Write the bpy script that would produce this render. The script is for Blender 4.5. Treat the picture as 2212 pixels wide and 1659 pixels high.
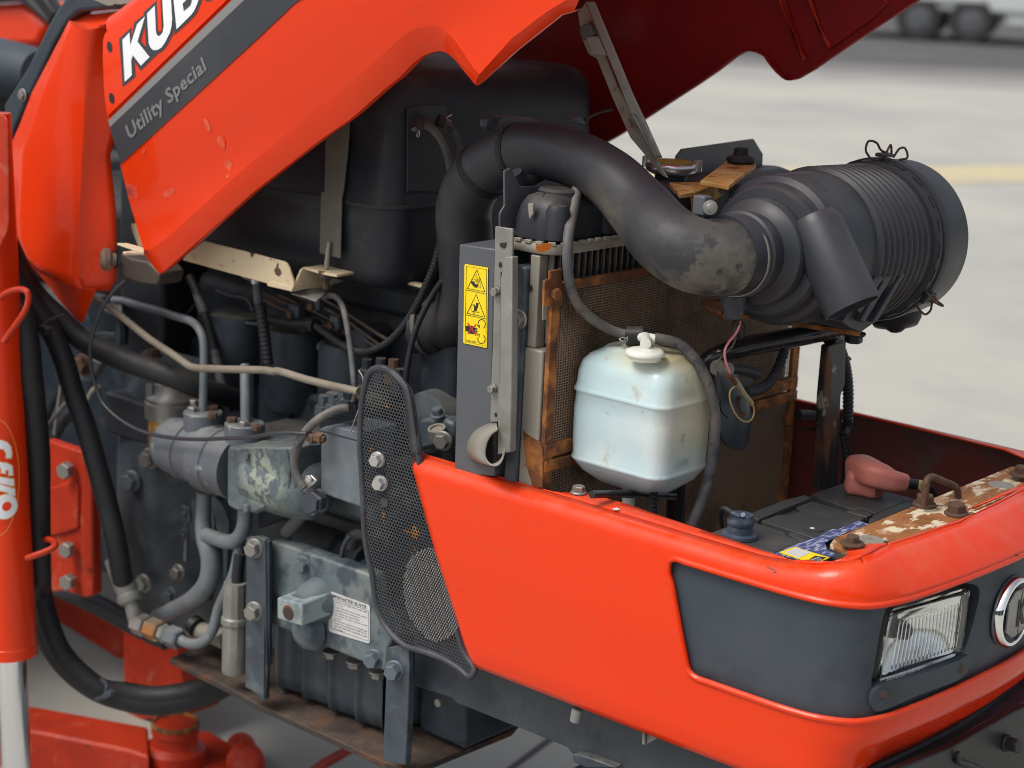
import bpy, bmesh, math, random
from mathutils import Vector, Matrix, geometry
random.seed(7)
S = bpy.context.scene
for _o in list(bpy.data.objects): bpy.data.objects.remove(_o)
R = math.radians
# ---------------------------------------------------------------- camera, sky, sun, exposure
FPX = 4013.0                                   # focal length in pixels of a 2212 x 1659 picture
YAW, PITCH, ROLL = R(40.468), R(13.921), R(2.667)
CAM = Vector((1.472, -2.089, 1.574))
_v = Vector((-math.sin(YAW)*math.cos(PITCH), math.cos(YAW)*math.cos(PITCH), -math.sin(PITCH)))
_r = _v.cross(Vector((0, 0, 1))).normalized(); _u = _r.cross(_v)
_r, _u = math.cos(ROLL)*_r + math.sin(ROLL)*_u, -math.sin(ROLL)*_r + math.cos(ROLL)*_u
cd = bpy.data.cameras.new('camera'); cam = bpy.data.objects.new('camera', cd); S.collection.objects.link(cam)
M3 = Matrix((_r, _u, -_v)).transposed()
cam.matrix_world = Matrix.Translation(CAM) @ M3.to_4x4()
cd.sensor_width = 36; cd.lens = FPX/2212*36; cd.clip_start = .05; cd.clip_end = 500
cd.dof.use_dof = True; cd.dof.focus_distance = 2.4; cd.dof.aperture_fstop = 4.3; cd.dof.aperture_blades = 0
S.camera = cam
W = bpy.data.worlds.new('World'); S.world = W; W.use_nodes = True
nt = W.node_tree; nt.nodes.clear()
sky = nt.nodes.new('ShaderNodeTexSky'); sky.sky_type = 'NISHITA'; sky.sun_disc = False
SUN_EL, SUN_AZ = R(58), R(200)                 # azimuth of the sun, clockwise from +Y
sky.sun_elevation = SUN_EL; sky.sun_rotation = SUN_AZ; sky.dust_density = 5.0; sky.air_density = 1.0; sky.ozone_density = 1.0
hs = nt.nodes.new('ShaderNodeHueSaturation'); hs.inputs['Saturation'].default_value = .42
bg = nt.nodes.new('ShaderNodeBackground'); bg.inputs['Strength'].default_value = .12
ow = nt.nodes.new('ShaderNodeOutputWorld')
nt.links.new(sky.outputs[0], hs.inputs['Color']); nt.links.new(hs.outputs[0], bg.inputs[0]); nt.links.new(bg.outputs[0], ow.inputs[0])
sd = bpy.data.lights.new('sun', 'SUN'); sd.energy = 1.2; sd.angle = R(25); sd.color = (1, .96, .9)
sun = bpy.data.objects.new('sun', sd); S.collection.objects.link(sun)
_sd = Vector((math.sin(SUN_AZ)*math.cos(SUN_EL), math.cos(SUN_AZ)*math.cos(SUN_EL), math.sin(SUN_EL)))
sun.rotation_euler = _sd.to_track_quat('Z', 'Y').to_euler(); sun.location = (0, 0, 8)
S.view_settings.view_transform = 'Standard'; S.view_settings.look = 'None'; S.view_settings.exposure = 0.42
S.view_settings.gamma = 1; S.view_settings.use_curve_mapping = False
S.cycles.max_bounces = 8; S.cycles.pixel_filter_type = 'BLACKMAN_HARRIS'; S.cycles.filter_width = .85

# ---------------------------------------------------------------- pixel -> place on a plane of the machine
def ray(x, y): return _v + _r*((x-1106)/FPX) - _u*((y-829.5)/FPX)
def PY(x, y, Y): d = ray(x, y); return CAM + d*((Y-CAM.y)/d.y)
def PX(x, y, X): d = ray(x, y); return CAM + d*((X-CAM.x)/d.x)
def PZ(x, y, Z): d = ray(x, y); return CAM + d*((Z-CAM.z)/d.z)
def depth(p): return (Vector(p)-CAM).dot(_v)
def mpx(w, p): return w*depth(p)/FPX            # pixels -> metres at p
def K(x0, y0, w):
    s = w/2212*.553
    return lambda x, y: (x0*.553+x*s, y0*.553+y*s)
def t(c, r): return K(1000*c, 750*r, 1000)
D = lambda x, y: (x, y)
cA = K(700, 1000, 800); cB = K(300, 1100, 800); cC = K(500, 1850, 1000); cF = K(2600, 1150, 800); cG = K(2500, 500, 800)
cH = K(1700, 450, 700); cE = K(2950, 1900, 500); cL = K(0, 1500, 1066); cN = K(3300, 2200, 1066); c0 = K(400, 0, 500)
cW = K(1780, 1000, 506); cI = K(1260, 2290, 320); cJ = K(900, 1300, 800)
def pp(k, s): return [k(*[float(c) for c in q.split(',')]) for q in s.split()]
def onY(k, s, Y): return [PY(x, y, Y) for x, y in pp(k, s)]
def onX(k, s, X): return [PX(x, y, X) for x, y in pp(k, s)]
def onZ(k, s, Z): return [PZ(x, y, Z) for x, y in pp(k, s)]
def LY(k, s, Y=None):                           # "x,y[,Y]" -> points
    out = []
    for q in s.split():
        c = [float(e) for e in q.split(',')]
        out.append(PY(*k(c[0], c[1]), c[2] if len(c) > 2 else Y))
    return out
def LX(k, s, X=None):
    out = []
    for q in s.split():
        c = [float(e) for e in q.split(',')]
        out.append(PX(*k(c[0], c[1]), c[2] if len(c) > 2 else X))
    return out

# ---------------------------------------------------------------- materials
MATS = {}
def mat(name, col, rough=.5, metal=0, coat=0, spots=(), bump=None, sss=0, trans=0, spec=.5, ior=1.45, dust=None):
    if name in MATS: return MATS[name]
    m = bpy.data.materials.new(name); m.use_nodes = True; n = m.node_tree.nodes; l = m.node_tree.links
    b = n['Principled BSDF']
    b.inputs['Base Color'].default_value = (*col, 1); b.inputs['Roughness'].default_value = rough; b.inputs['Metallic'].default_value = metal
    b.inputs['Coat Weight'].default_value = coat; b.inputs['Coat Roughness'].default_value = .08; b.inputs['Specular IOR Level'].default_value = spec
    b.inputs['Transmission Weight'].default_value = trans; b.inputs['IOR'].default_value = ior
    if sss:
        b.inputs['Subsurface Weight'].default_value = sss; b.inputs['Subsurface Radius'].default_value = (.02, .02, .02); b.inputs['Subsurface Scale'].default_value = .6
    tc = n.new('ShaderNodeTexCoord'); cur = None; curR = None; curM = None
    for i, sp in enumerate(spots):
        c2, sc, lo, hi = sp[:4]; fac = sp[4] if len(sp) > 4 else 1.0; r2 = sp[5] if len(sp) > 5 else None; stretch = sp[6] if len(sp) > 6 else None; msk = sp[7] if len(sp) > 7 else None
        nz = n.new('ShaderNodeTexNoise'); nz.inputs['Scale'].default_value = sc; nz.inputs['Detail'].default_value = 7; nz.inputs['Roughness'].default_value = .62
        mp = n.new('ShaderNodeMapping'); mp.inputs['Location'].default_value = (3.1*i+.3*len(name), 1.7*i, .9*i)
        if stretch: mp.inputs['Scale'].default_value = stretch
        l.new(tc.outputs['Object'], mp.inputs[0]); l.new(mp.outputs[0], nz.inputs['Vector'])
        mr = n.new('ShaderNodeMapRange'); mr.inputs['From Min'].default_value = lo; mr.inputs['From Max'].default_value = hi; mr.inputs['To Max'].default_value = fac
        l.new(nz.outputs['Fac'], mr.inputs['Value'])
        if msk:
            ds = n.new('ShaderNodeVectorMath'); ds.operation = 'DISTANCE'; ds.inputs[1].default_value = msk[0]; l.new(tc.outputs['Object'], ds.inputs[0])
            m2 = n.new('ShaderNodeMapRange'); m2.interpolation_type = 'SMOOTHSTEP'; m2.inputs['From Min'].default_value = msk[1]; m2.inputs['From Max'].default_value = msk[2]; m2.inputs['To Min'].default_value = 1; m2.inputs['To Max'].default_value = 0
            l.new(ds.outputs['Value'], m2.inputs['Value']); m3 = n.new('ShaderNodeMath'); m3.operation = 'MULTIPLY'; l.new(mr.outputs[0], m3.inputs[0]); l.new(m2.outputs[0], m3.inputs[1]); mr = m3
        mx = n.new('ShaderNodeMix'); mx.data_type = 'RGBA'
        l.new(mr.outputs[0], mx.inputs[0])
        if cur is None: mx.inputs[6].default_value = (*col, 1)
        else: l.new(cur, mx.inputs[6])
        mx.inputs[7].default_value = (*c2, 1); cur = mx.outputs[2]
        if r2 is not None:
            fx = n.new('ShaderNodeMix'); fx.data_type = 'FLOAT'; l.new(mr.outputs[0], fx.inputs[0])
            if curR is None: fx.inputs[2].default_value = rough
            else: l.new(curR, fx.inputs[2])
            fx.inputs[3].default_value = r2; curR = fx.outputs[0]
            if metal or coat:
                for sock, val in (('Metallic', metal), ('Coat Weight', coat)):
                    if val:
                        ml = n.new('ShaderNodeMath'); ml.operation = 'MULTIPLY_ADD'; ml.inputs[1].default_value = -val; ml.inputs[2].default_value = val
                        l.new(mr.outputs[0], ml.inputs[0]); l.new(ml.outputs[0], b.inputs[sock])
    if dust:                                    # settled dust on upward faces, which also paints highlights along hose tops
        ge = n.new('ShaderNodeNewGeometry'); sx = n.new('ShaderNodeSeparateXYZ'); l.new(ge.outputs['Normal'], sx.inputs[0])
        m1 = n.new('ShaderNodeMapRange'); m1.interpolation_type = 'SMOOTHSTEP'; m1.inputs['From Min'].default_value = .25; m1.inputs['From Max'].default_value = 1.0; l.new(sx.outputs['Z'], m1.inputs['Value'])
        nz = n.new('ShaderNodeTexNoise'); nz.inputs['Scale'].default_value = dust[2]; nz.inputs['Detail'].default_value = 8; nz.inputs['Roughness'].default_value = .7; l.new(tc.outputs['Object'], nz.inputs['Vector'])
        m2 = n.new('ShaderNodeMapRange'); m2.inputs['From Min'].default_value = .36; m2.inputs['From Max'].default_value = .62; m2.inputs['To Max'].default_value = dust[1]; l.new(nz.outputs['Fac'], m2.inputs['Value'])
        mm = n.new('ShaderNodeMath'); mm.operation = 'MULTIPLY'; l.new(m1.outputs[0], mm.inputs[0]); l.new(m2.outputs[0], mm.inputs[1])
        mx = n.new('ShaderNodeMix'); mx.data_type = 'RGBA'; l.new(mm.outputs[0], mx.inputs[0])
        if cur is None: mx.inputs[6].default_value = (*col, 1)
        else: l.new(cur, mx.inputs[6])
        mx.inputs[7].default_value = (*dust[0], 1); cur = mx.outputs[2]
    if cur is not None: l.new(cur, b.inputs['Base Color'])
    if curR is not None: l.new(curR, b.inputs['Roughness'])
    if bump:
        nz = n.new('ShaderNodeTexNoise'); nz.inputs['Scale'].default_value = bump[0]; nz.inputs['Detail'].default_value = 4
        l.new(tc.outputs['Object'], nz.inputs['Vector'])
        bp = n.new('ShaderNodeBump'); bp.inputs['Strength'].default_value = bump[1]; bp.inputs['Distance'].default_value = bump[2] if len(bump) > 2 else .003
        l.new(nz.outputs['Fac'], bp.inputs['Height']); l.new(bp.outputs[0], b.inputs['Normal'])
        if coat: l.new(bp.outputs[0], b.inputs['Coat Normal'])
    MATS[name] = m; return m
RUST = (.16, .055, .018); RUSTD = (.07, .03, .018); ORUST = (.36, .13, .03); TAN = (.27, .22, .155)
red = mat('red_paint', (.78, .040, .003), .30, coat=.30, spec=.25, spots=[((.70, .050, .008), 5, .45, .75, .5, .40), ((.55, .11, .05), 38, .60, .75, .35, .5), ((.22, .03, .02), 170, .745, .765, .9)], bump=(7, .07, .005), dust=((.55, .17, .10), .35, 24))
red_old = mat('weathered_red_paint', (.46, .034, .010), .5, coat=.05, spec=.35, spots=[((.32, .022, .010), 14, .45, .7, .7), (RUSTD, 40, .635, .68, .8, .8), ((.42, .16, .1), 24, .58, .68, .45, .7)], bump=(30, .15))
red_in = mat('hood_underside_red', (.30, .013, .015), .45, coat=.08, spec=.4, spots=[((.15, .012, .014), 9, .45, .7, .8, .5), (RUSTD, 30, .66, .74, .8, .8)], bump=(18, .1))  # hood red darkened to carry the shade under the raised hood
plastic = mat('black_plastic', (.026, .029, .037), .40, spec=.5, dust=((.10, .10, .10), .5, 20), spots=[((.042, .045, .052), 7, .42, .72, .8, .6), ((.20, .19, .17), 340, .735, .76, .8)], bump=(220, .06, .001))
plastic_d = mat('dusty_black_plastic', (.018, .021, .028), .46, spec=.45, dust=((.13, .12, .105), .7, 14), spots=[((.055, .053, .052), 5, .48, .78, .6, .7), ((.24, .22, .2), 300, .74, .76, .7), ((.10, .085, .07), 28, .6, .75, .4)], bump=(80, .06, .001))
rubber = mat('black_rubber', (.014, .015, .018), .52, spec=.45, dust=((.075, .07, .06), .6, 30), spots=[((.042, .040, .037), 10, .5, .75, .6, .75)], bump=(160, .08, .001))
rubber_d = mat('dusty_rubber', (.026, .028, .034), .50, spec=.4, spots=[((.085, .077, .065), 7, .54, .72, .7, .75), ((.15, .135, .11), 24, .62, .74, .6, .85)], bump=(90, .1, .001))
rubber_g = mat('grey_weathered_rubber', (.085, .085, .092), .6, dust=((.22, .20, .165), .8, 30), spots=[((.17, .155, .13), 22, .48, .62, .8), ((.045, .045, .05), 40, .56, .62, .8)], bump=(140, .1, .001))
engine = mat('blue_grey_engine_paint', (.055, .072, .090), .44, dust=((.16, .15, .125), .7, 26), spots=[((.032, .038, .048), 9, .42, .62, .9), ((.13, .145, .145), 8, .48, .66, .75, .65), ((.10, .085, .06), 22, .60, .72, .6, .8), (RUSTD, 34, .66, .74, .7, .8)], bump=(26, .3, .003))
engine_d = mat('grimy_engine_paint', (.020, .027, .038), .48, spec=.45, dust=((.13, .115, .09), .8, 22), spots=[((.050, .066, .082), 9, .48, .64, .8), ((.010, .012, .016), 16, .55, .66, .8), ((.085, .072, .055), 30, .60, .74, .6, .8), (RUSTD, 40, .70, .76, .6, .85)], bump=(22, .35, .004))
pumpm = mat('grey_pump_paint', (.115, .132, .15), .44, dust=((.25, .25, .23), .6, 30), spots=[((.095, .10, .115), 10, .42, .62, .8), ((.30, .32, .30), 30, .62, .68, .75, .7), ((.30, .29, .2), 90, .68, .72, .7)], bump=(24, .2, .003))
flake = mat('flaking_pump_paint', (.085, .108, .125), .44, dust=((.24, .24, .2), .5, 30), spots=[((.12, .15, .16), 12, .45, .6, .8), ((.30, .34, .27), 34, .44, .50, .9, .75, None, (tuple(PY(*t(1, 2)(90, 800), -.32)), .022, .062)), ((.075, .09, .105), 70, .53, .57, .9), ((.24, .17, .07), 60, .64, .70, .7)], bump=(30, .35, .003))
pipem = mat('painted_steel_pipe', (.15, .175, .19), .42, dust=((.30, .30, .27), .5, 40), spots=[((.115, .105, .115), 14, .45, .65, .8), ((.28, .30, .30), 50, .62, .68, .6), (RUST, 60, .70, .74, .8, .8)], bump=(60, .15, .002))
bluesteel = mat('blue_grey_steel', (.050, .066, .084), .42, dust=((.20, .19, .16), .6, 30), spots=[((.035, .043, .055), 13, .45, .62, .85), ((.15, .175, .18), 20, .55, .70, .6, .6), (RUST, 38, .64, .70, .8, .85)], bump=(40, .25, .002))
platem = mat('worn_plate_paint', (.105, .135, .150), .46, spots=[((.19, .21, .20), 8, .45, .62, .85), ((.045, .060, .080), 16, .52, .60, .85), (RUST, 60, .72, .75, .8)], bump=(40, .2, .002))
greysteel = mat('dark_grey_steel', (.088, .094, .105), .45, spots=[((.115, .118, .122), 6, .45, .7, .7), (RUST, 46, .715, .735, .9, .85), ((.3, .3, .28), 130, .735, .75, .7)], bump=(60, .08, .002))
charcoal = mat('charcoal_trim', (.043, .056, .072), .48, spec=.4, spots=[((.062, .072, .086), 7, .42, .70, .8, .54), ((.026, .031, .039), 8, .50, .66, .8, .5), ((.085, .085, .08), 40, .64, .74, .5, .6)], bump=(120, .1, .001))
zinc = mat('dull_zinc_steel', (.27, .27, .25), .46, metal=.35, spots=[((.17, .165, .14), 14, .45, .68, .8, .6), ((.38, .38, .34), 26, .58, .72, .6), (RUST, 44, .68, .74, .7, .85)], bump=(50, .15, .002))
galv = mat('bright_zinc', (.55, .55, .53), .32, metal=.7, spots=[((.35, .34, .31), 60, .5, .7, .7)])
beige = mat('beige_metal', (.27, .25, .21), .45, metal=.1, spots=[((.25, .235, .205), 10, .45, .7, .8), (RUST, 24, .63, .70, .85, .85)], bump=(40, .1, .002))
rust = mat('rusty_steel', (.14, .052, .020), .85, spots=[((.44, .17, .04), 26, .46, .62, .9), ((.055, .028, .02), 40, .55, .66, .8), ((.36, .22, .11), 60, .66, .72, .6)], bump=(120, .5, .002))
rustd = mat('dark_rusty_steel', (.045, .032, .027), .75, dust=((.13, .095, .07), .6, 20), spots=[(RUST, 18, .52, .68, .8), ((.03, .028, .028), 30, .5, .65, .8), ((.20, .16, .11), 50, .66, .74, .5)], bump=(90, .5, .003))
rustcream = mat('rusty_cream_paint', (.30, .115, .032), .75, spots=[((.17, .065, .022), 30, .45, .6, .85), ((.70, .60, .43), 62, .515, .56, .92, .55, (1, .4, 1)), ((.30, .12, .035), 14, .52, .60, .75), ((.075, .033, .02), 90, .64, .70, .7)], bump=(110, .5, .002))
rustyel = mat('rusty_ochre_paint', (.46, .24, .065), .7, spots=[((.60, .40, .16), 24, .5, .62, .9), ((.12, .045, .03), 36, .585, .60, .95), ((.30, .12, .03), 18, .5, .7, .6)], bump=(110, .5, .002))
cream = mat('chipped_cream_paint', (.62, .51, .34), .42, spots=[((.50, .40, .26), 9, .45, .7, .7), ((.075, .03, .022), 30, .615, .625, .95, .8), ((.3, .17, .06), 30, .63, .68, .6)], bump=(60, .1, .002))
chrome = mat('chrome', (.86, .86, .88), .07, metal=1)
silver = mat('brushed_silver', (.62, .62, .62), .28, metal=.9)
boltm = mat('weathered_bolt', (.30, .29, .27), .42, metal=.5, spots=[((.18, .17, .155), 60, .45, .65, .8), (RUST, 80, .62, .7, .8, .85)], bump=(200, .2, .001))
boltr = mat('rusty_bolt', (.085, .045, .028), .72, spots=[((.15, .085, .05), 50, .45, .65, .8), ((.05, .03, .02), 70, .55, .68, .8)], bump=(200, .4, .001))
boltb = mat('blue_grey_bolt', (.12, .15, .18), .4, metal=.2, spots=[((.20, .21, .20), 60, .52, .65, .7), (RUSTD, 90, .66, .72, .8, .85)], bump=(150, .2, .001))
white_dec = mat('white_print', (.80, .82, .84), .35)
dark_dec = mat('dark_grey_print', (.045, .047, .058), .42)
band_dark = mat('charcoal_band', (.040, .045, .054), .46, spots=[((.062, .067, .075), 5, .45, .7, .8)])
band_grey = mat('grey_band', (.225, .225, .23), .42)
txt_grey = mat('grey_print', (.20, .20, .205), .45)
yellow = mat('yellow_label', (.88, .66, .01), .38, spots=[((.80, .62, .05), 30, .55, .75, .5)])
black_dec = mat('black_print', (.02, .02, .022), .5)
red_dec = mat('red_print', (.62, .03, .04), .45)
labelw = mat('pale_label', (.58, .58, .57), .45, spots=[((.46, .46, .45), 40, .5, .7, .6)])
orange_dec = mat('orange_print', (.85, .22, .03), .4)
bottle = mat('milky_plastic', (.50, .66, .69), .28, sss=.35, spots=[((.66, .72, .72), 9, .45, .65, .8), ((.62, .58, .36), 6, .30, .50, .9, None, None, ((.27, -.15, .97), .10, .18)), ((.36, .33, .24), 44, .66, .70, .6), ((.56, .48, .24), 14, .34, .52, .9, None, None, ((.10, -.19, 1.055), .03, .085)), ((.42, .36, .24), 30, .62, .7, .5)], bump=(60, .06, .002), coat=.15)
capm = mat('milky_cap', (.74, .76, .68), .38, sss=.3, spots=[((.52, .47, .32), 24, .55, .7, .7)])
pink = mat('pink_rubber', (.60, .20, .155), .5, spots=[((.47, .20, .18), 22, .5, .7, .7), ((.52, .13, .09), 12, .45, .7, .5)], bump=(60, .2, .002), sss=.1)
pinkwire = mat('pink_wire', (.80, .26, .30), .4)
yelwire = mat('ochre_wire', (.48, .33, .13), .45)
batt = mat('battery_case', (.040, .041, .042), .55, spots=[((.10, .092, .078), 9, .48, .7, .7, .75), ((.2, .18, .14), 60, .68, .75, .5)], bump=(90, .12, .001))
bluelab = mat('blue_label', (.06, .075, .19), .5, spots=[((.36, .38, .52), 300, .50, .54, .85, .5, (1, .25, 1)), ((.03, .04, .12), 34, .58, .62, .8, .5, (.3, 1, 1))])
bluegrey = mat('terminal_grey', (.07, .09, .13), .4, metal=.3, spots=[((.18, .21, .26), 40, .5, .7, .7)])
amber = mat('amber_bowl', (.42, .20, .04), .25, coat=.3, spots=[((.6, .36, .12), 50, .5, .62, .7, None, (1, 1, .1))])
alum = mat('dull_aluminium', (.33, .32, .30), .42, metal=.6, spots=[((.2, .19, .175), 20, .45, .7, .7)])
meshm = mat('screen_wire', (.30, .20, .135), .7, spots=[((.11, .065, .04), 9, .45, .62, .85), ((.27, .24, .2), 40, .62, .7, .7)])
corem = mat('dusty_core', (.030, .022, .018), .8, spots=[((.10, .08, .062), 16, .45, .7, .7)])
finm = mat('dusty_fins', (.17, .155, .135), .6, metal=.2, spots=[((.09, .085, .08), 24, .45, .65, .8)])
perfm = mat('perforated_steel', (.055, .060, .068), .40, metal=.2, spots=[((.30, .14, .035), 34, .60, .64, .85, .85), ((.16, .155, .14), 14, .5, .7, .6)], bump=(200, .1, .001))
glass = mat('lamp_glass', (.95, .97, .97), .03, trans=1.0, ior=1.35)
reflm = mat('lamp_reflector', (.88, .88, .86), .12, metal=1)
gold = mat('yellow_brown_print', (.36, .27, .03), .4)
tape = mat('black_tape', (.02, .021, .024), .28, spots=[((.05, .05, .055), 30, .5, .7, .7)], bump=(70, .4, .003))
concrete = mat('concrete', (.41, .405, .36), .85, spots=[((.31, .31, .305), .55, .44, .60, .85), ((.35, .35, .33), 1.6, .48, .62, .7), ((.45, .44, .38), .35, .45, .65, .7), ((.28, .275, .265), 3, .62, .75, .5)], bump=(30, .1, .01))
asphalt = mat('dark_asphalt', (.085, .083, .085), .9, spots=[((.13, .125, .122), .8, .45, .7, .7)])
yline = mat('faded_yellow_paint', (.54, .46, .28), .8, spots=[((.44, .41, .33), 2, .45, .65, .8)])
tyre = mat('tyre_rubber', (.030, .029, .031), .8, spots=[((.075, .068, .07), 14, .5, .7, .6)])
pale = mat('pale_vehicle_paint', (.55, .58, .58), .4, coat=.2)
darkveh = mat('dark_vehicle_paint', (.03, .035, .05), .35, coat=.3)
bulbm = mat('amber_lens', (.6, .36, .1), .4)

# ---------------------------------------------------------------- mesh builder
def spline(pts, step):
    pts = [Vector(p) for p in pts]
    if len(pts) < 3:
        n = max(2, int((pts[1]-pts[0]).length/step)+1); return [pts[0].lerp(pts[1], i/(n-1)) for i in range(n)]
    P = [pts[0]*2-pts[1]] + pts + [pts[-1]*2-pts[-2]]; out = []
    for i in range(1, len(P)-2):
        p0, p1, p2, p3 = P[i-1:i+3]
        t0 = 0; t1 = t0+max(1e-6, (p1-p0).length)**.5; t2 = t1+max(1e-6, (p2-p1).length)**.5; t3 = t2+max(1e-6, (p3-p2).length)**.5
        n = max(2, int((p2-p1).length/step))
        for k in range(n):
            u = t1+(t2-t1)*k/n
            a1 = p0*((t1-u)/(t1-t0))+p1*((u-t0)/(t1-t0)); a2 = p1*((t2-u)/(t2-t1))+p2*((u-t1)/(t2-t1)); a3 = p2*((t3-u)/(t3-t2))+p3*((u-t2)/(t3-t2))
            b1 = a1*((t2-u)/(t2-t0))+a2*((u-t0)/(t2-t0)); b2 = a2*((t3-u)/(t3-t1))+a3*((u-t1)/(t3-t1))
            out.append(b1*((t2-u)/(t2-t1))+b2*((u-t1)/(t2-t1)))
    out.append(P[-2]); return out
def resample(pts, step):
    out = [pts[0].copy()]; acc = 0
    for a, b in zip(pts, pts[1:]):
        L = (b-a).length; d = step-acc
        while d <= L and L > 0: out.append(a.lerp(b, d/L)); d += step
        acc = L-(d-step)
    return out
class MB:
    def __init__(s): s.v = []; s.f = []
    def add(s, v, f):
        o = len(s.v); s.v += [tuple(p) for p in v]; s.f += [tuple(o+i for i in q) for q in f]; return s
    def tube(s, pts, r, n=12, step=.008, caps=True, ring=None, amp=.12, smooth=True, flat=1.0):
        P = spline(pts, step) if smooth else [Vector(p) for p in pts]
        if ring: P = resample(P, ring/4)
        m = len(P); rr = r if isinstance(r, (list, tuple)) else [r]
        T = [(P[min(i+1, m-1)]-P[max(i-1, 0)]).normalized() for i in range(m)]
        a = Vector((0, 0, 1)) if abs(T[0].z) < .9 else Vector((1, 0, 0)); nn = (a-T[0]*a.dot(T[0])).normalized(); V = []
        for i in range(m):
            nn = (nn-T[i]*nn.dot(T[i])).normalized(); bb = T[i].cross(nn)
            u = i/(m-1)*(len(rr)-1); j = min(int(u), len(rr)-2) if len(rr) > 1 else 0
            ri = rr[0] if len(rr) == 1 else rr[j]+(rr[j+1]-rr[j])*(u-j)
            if ring: ri *= (1+amp*(.5 if i % 4 in (0, 1) else -.5))
            for k in range(n):
                c = 2*math.pi*k/n; V.append(P[i]+nn*(math.cos(c)*ri)+bb*(math.sin(c)*ri*flat))
        F = [(i*n+k, i*n+(k+1) % n, (i+1)*n+(k+1) % n, (i+1)*n+k) for i in range(m-1) for k in range(n)]
        if caps: F += [tuple(range(n-1, -1, -1)), tuple(range((m-1)*n, m*n))]
        return s.add(V, F)
    def lathe(s, a, axis, prof, n=40, cap=True, ang=0):
        a = Vector(a); ax = Vector(axis).normalized(); q = Vector((0, 0, 1)) if abs(ax.z) < .9 else Vector((1, 0, 0))
        e1 = (q-ax*q.dot(ax)).normalized(); e2 = ax.cross(e1); V = []
        for (h, r) in prof:
            for k in range(n):
                c = 2*math.pi*k/n+ang; V.append(a+ax*h+e1*(math.cos(c)*r)+e2*(math.sin(c)*r))
        m = len(prof); F = [(i*n+k, i*n+(k+1) % n, (i+1)*n+(k+1) % n, (i+1)*n+k) for i in range(m-1) for k in range(n)]
        if cap: F += [tuple(range(n-1, -1, -1)), tuple(range((m-1)*n, m*n))]
        return s.add(V, F)
    def prism(s, poly, off):
        poly = [Vector(p) for p in poly]; off = Vector(off); n = len(poly)
        F = [tuple(range(n)), tuple(range(2*n-1, n-1, -1))]+[(i, n+i, n+(i+1) % n, (i+1) % n) for i in range(n)]
        return s.add(poly+[p+off for p in poly], F)
    def box(s, lo, hi):
        x0, y0, z0 = lo; x1, y1, z1 = hi
        return s.prism([(x0, y0, z0), (x1, y0, z0), (x1, y1, z0), (x0, y1, z0)], (0, 0, z1-z0))
    def ribbon(s, a, b):                        # two rails -> strip
        n = len(a); return s.add(list(a)+list(b), [(i, i+1, n+i+1, n+i) for i in range(n-1)])
    def grid(s, rows):
        n = len(rows[0]); V = [p for r in rows for p in r]
        return s.add(V, [(i*n+k, i*n+k+1, (i+1)*n+k+1, (i+1)*n+k) for i in range(len(rows)-1) for k in range(n-1)])
    def build(s, name, m, parent=None, bevel=0, ang=35, seg=2, label=None, smooth=True, fix=True, kind=None, thick=0):
        me = bpy.data.meshes.new(name); me.from_pydata(s.v, [], s.f)
        if fix:
            bm = bmesh.new(); bm.from_mesh(me); bmesh.ops.remove_doubles(bm, verts=bm.verts, dist=1e-5); bmesh.ops.recalc_face_normals(bm, faces=bm.faces); bm.to_mesh(me); bm.free()
        me.materials.append(m)
        if smooth:
            me.polygons.foreach_set('use_smooth', [True]*len(me.polygons)); me.set_sharp_from_angle(angle=R(ang))
        me.update()
        o = bpy.data.objects.new(name, me); S.collection.objects.link(o)
        if thick:
            so = o.modifiers.new('solid', 'SOLIDIFY'); so.thickness = thick; so.offset = 0
        if bevel:
            bv = o.modifiers.new('bevel', 'BEVEL'); bv.width = bevel; bv.segments = seg; bv.limit_method = 'ANGLE'; bv.angle_limit = R(30)
        if parent is not None:
            o.parent = parent; o.matrix_parent_inverse = parent.matrix_world.inverted()
        if label: o['label'] = label
        if kind: o['kind'] = kind
        return o
def top(name, loc, label, cat, group=None):
    o = bpy.data.objects.new(name, None); S.collection.objects.link(o); o.location = loc; o.empty_display_size = .1
    bpy.context.view_layer.update()
    o['label'] = label; o['category'] = cat
    if group: o['group'] = group
    return o
def tag(o, label, cat=None, group=None, kind=None):
    if label: o['label'] = label
    if cat: o['category'] = cat
    if group: o['group'] = group
    if kind: o['kind'] = kind
    return o
def plate(name, poly, off, m, parent, bevel=.0015, **k): return MB().prism(poly, off).build(name, m, parent, bevel=bevel, **k)
def pipe(name, pts, w, m, parent, **k):         # w: width in picture pixels at each point's own distance
    kw = {q: k.pop(q) for q in ('ring', 'amp', 'n', 'step', 'flat', 'smooth') if q in k}
    ws = w if isinstance(w, (list, tuple)) else [w]
    if len(ws) == 1: rr = [mpx(ws[0], sum((Vector(p) for p in pts), Vector())/len(pts))/2]
    else: rr = [mpx(x, pts[min(len(pts)-1, round(i*(len(pts)-1)/(len(ws)-1)))])/2 for i, x in enumerate(ws)]
    return MB().tube(pts, rr, **kw).build(name, m, parent, **k)
HEX = {}
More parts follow.
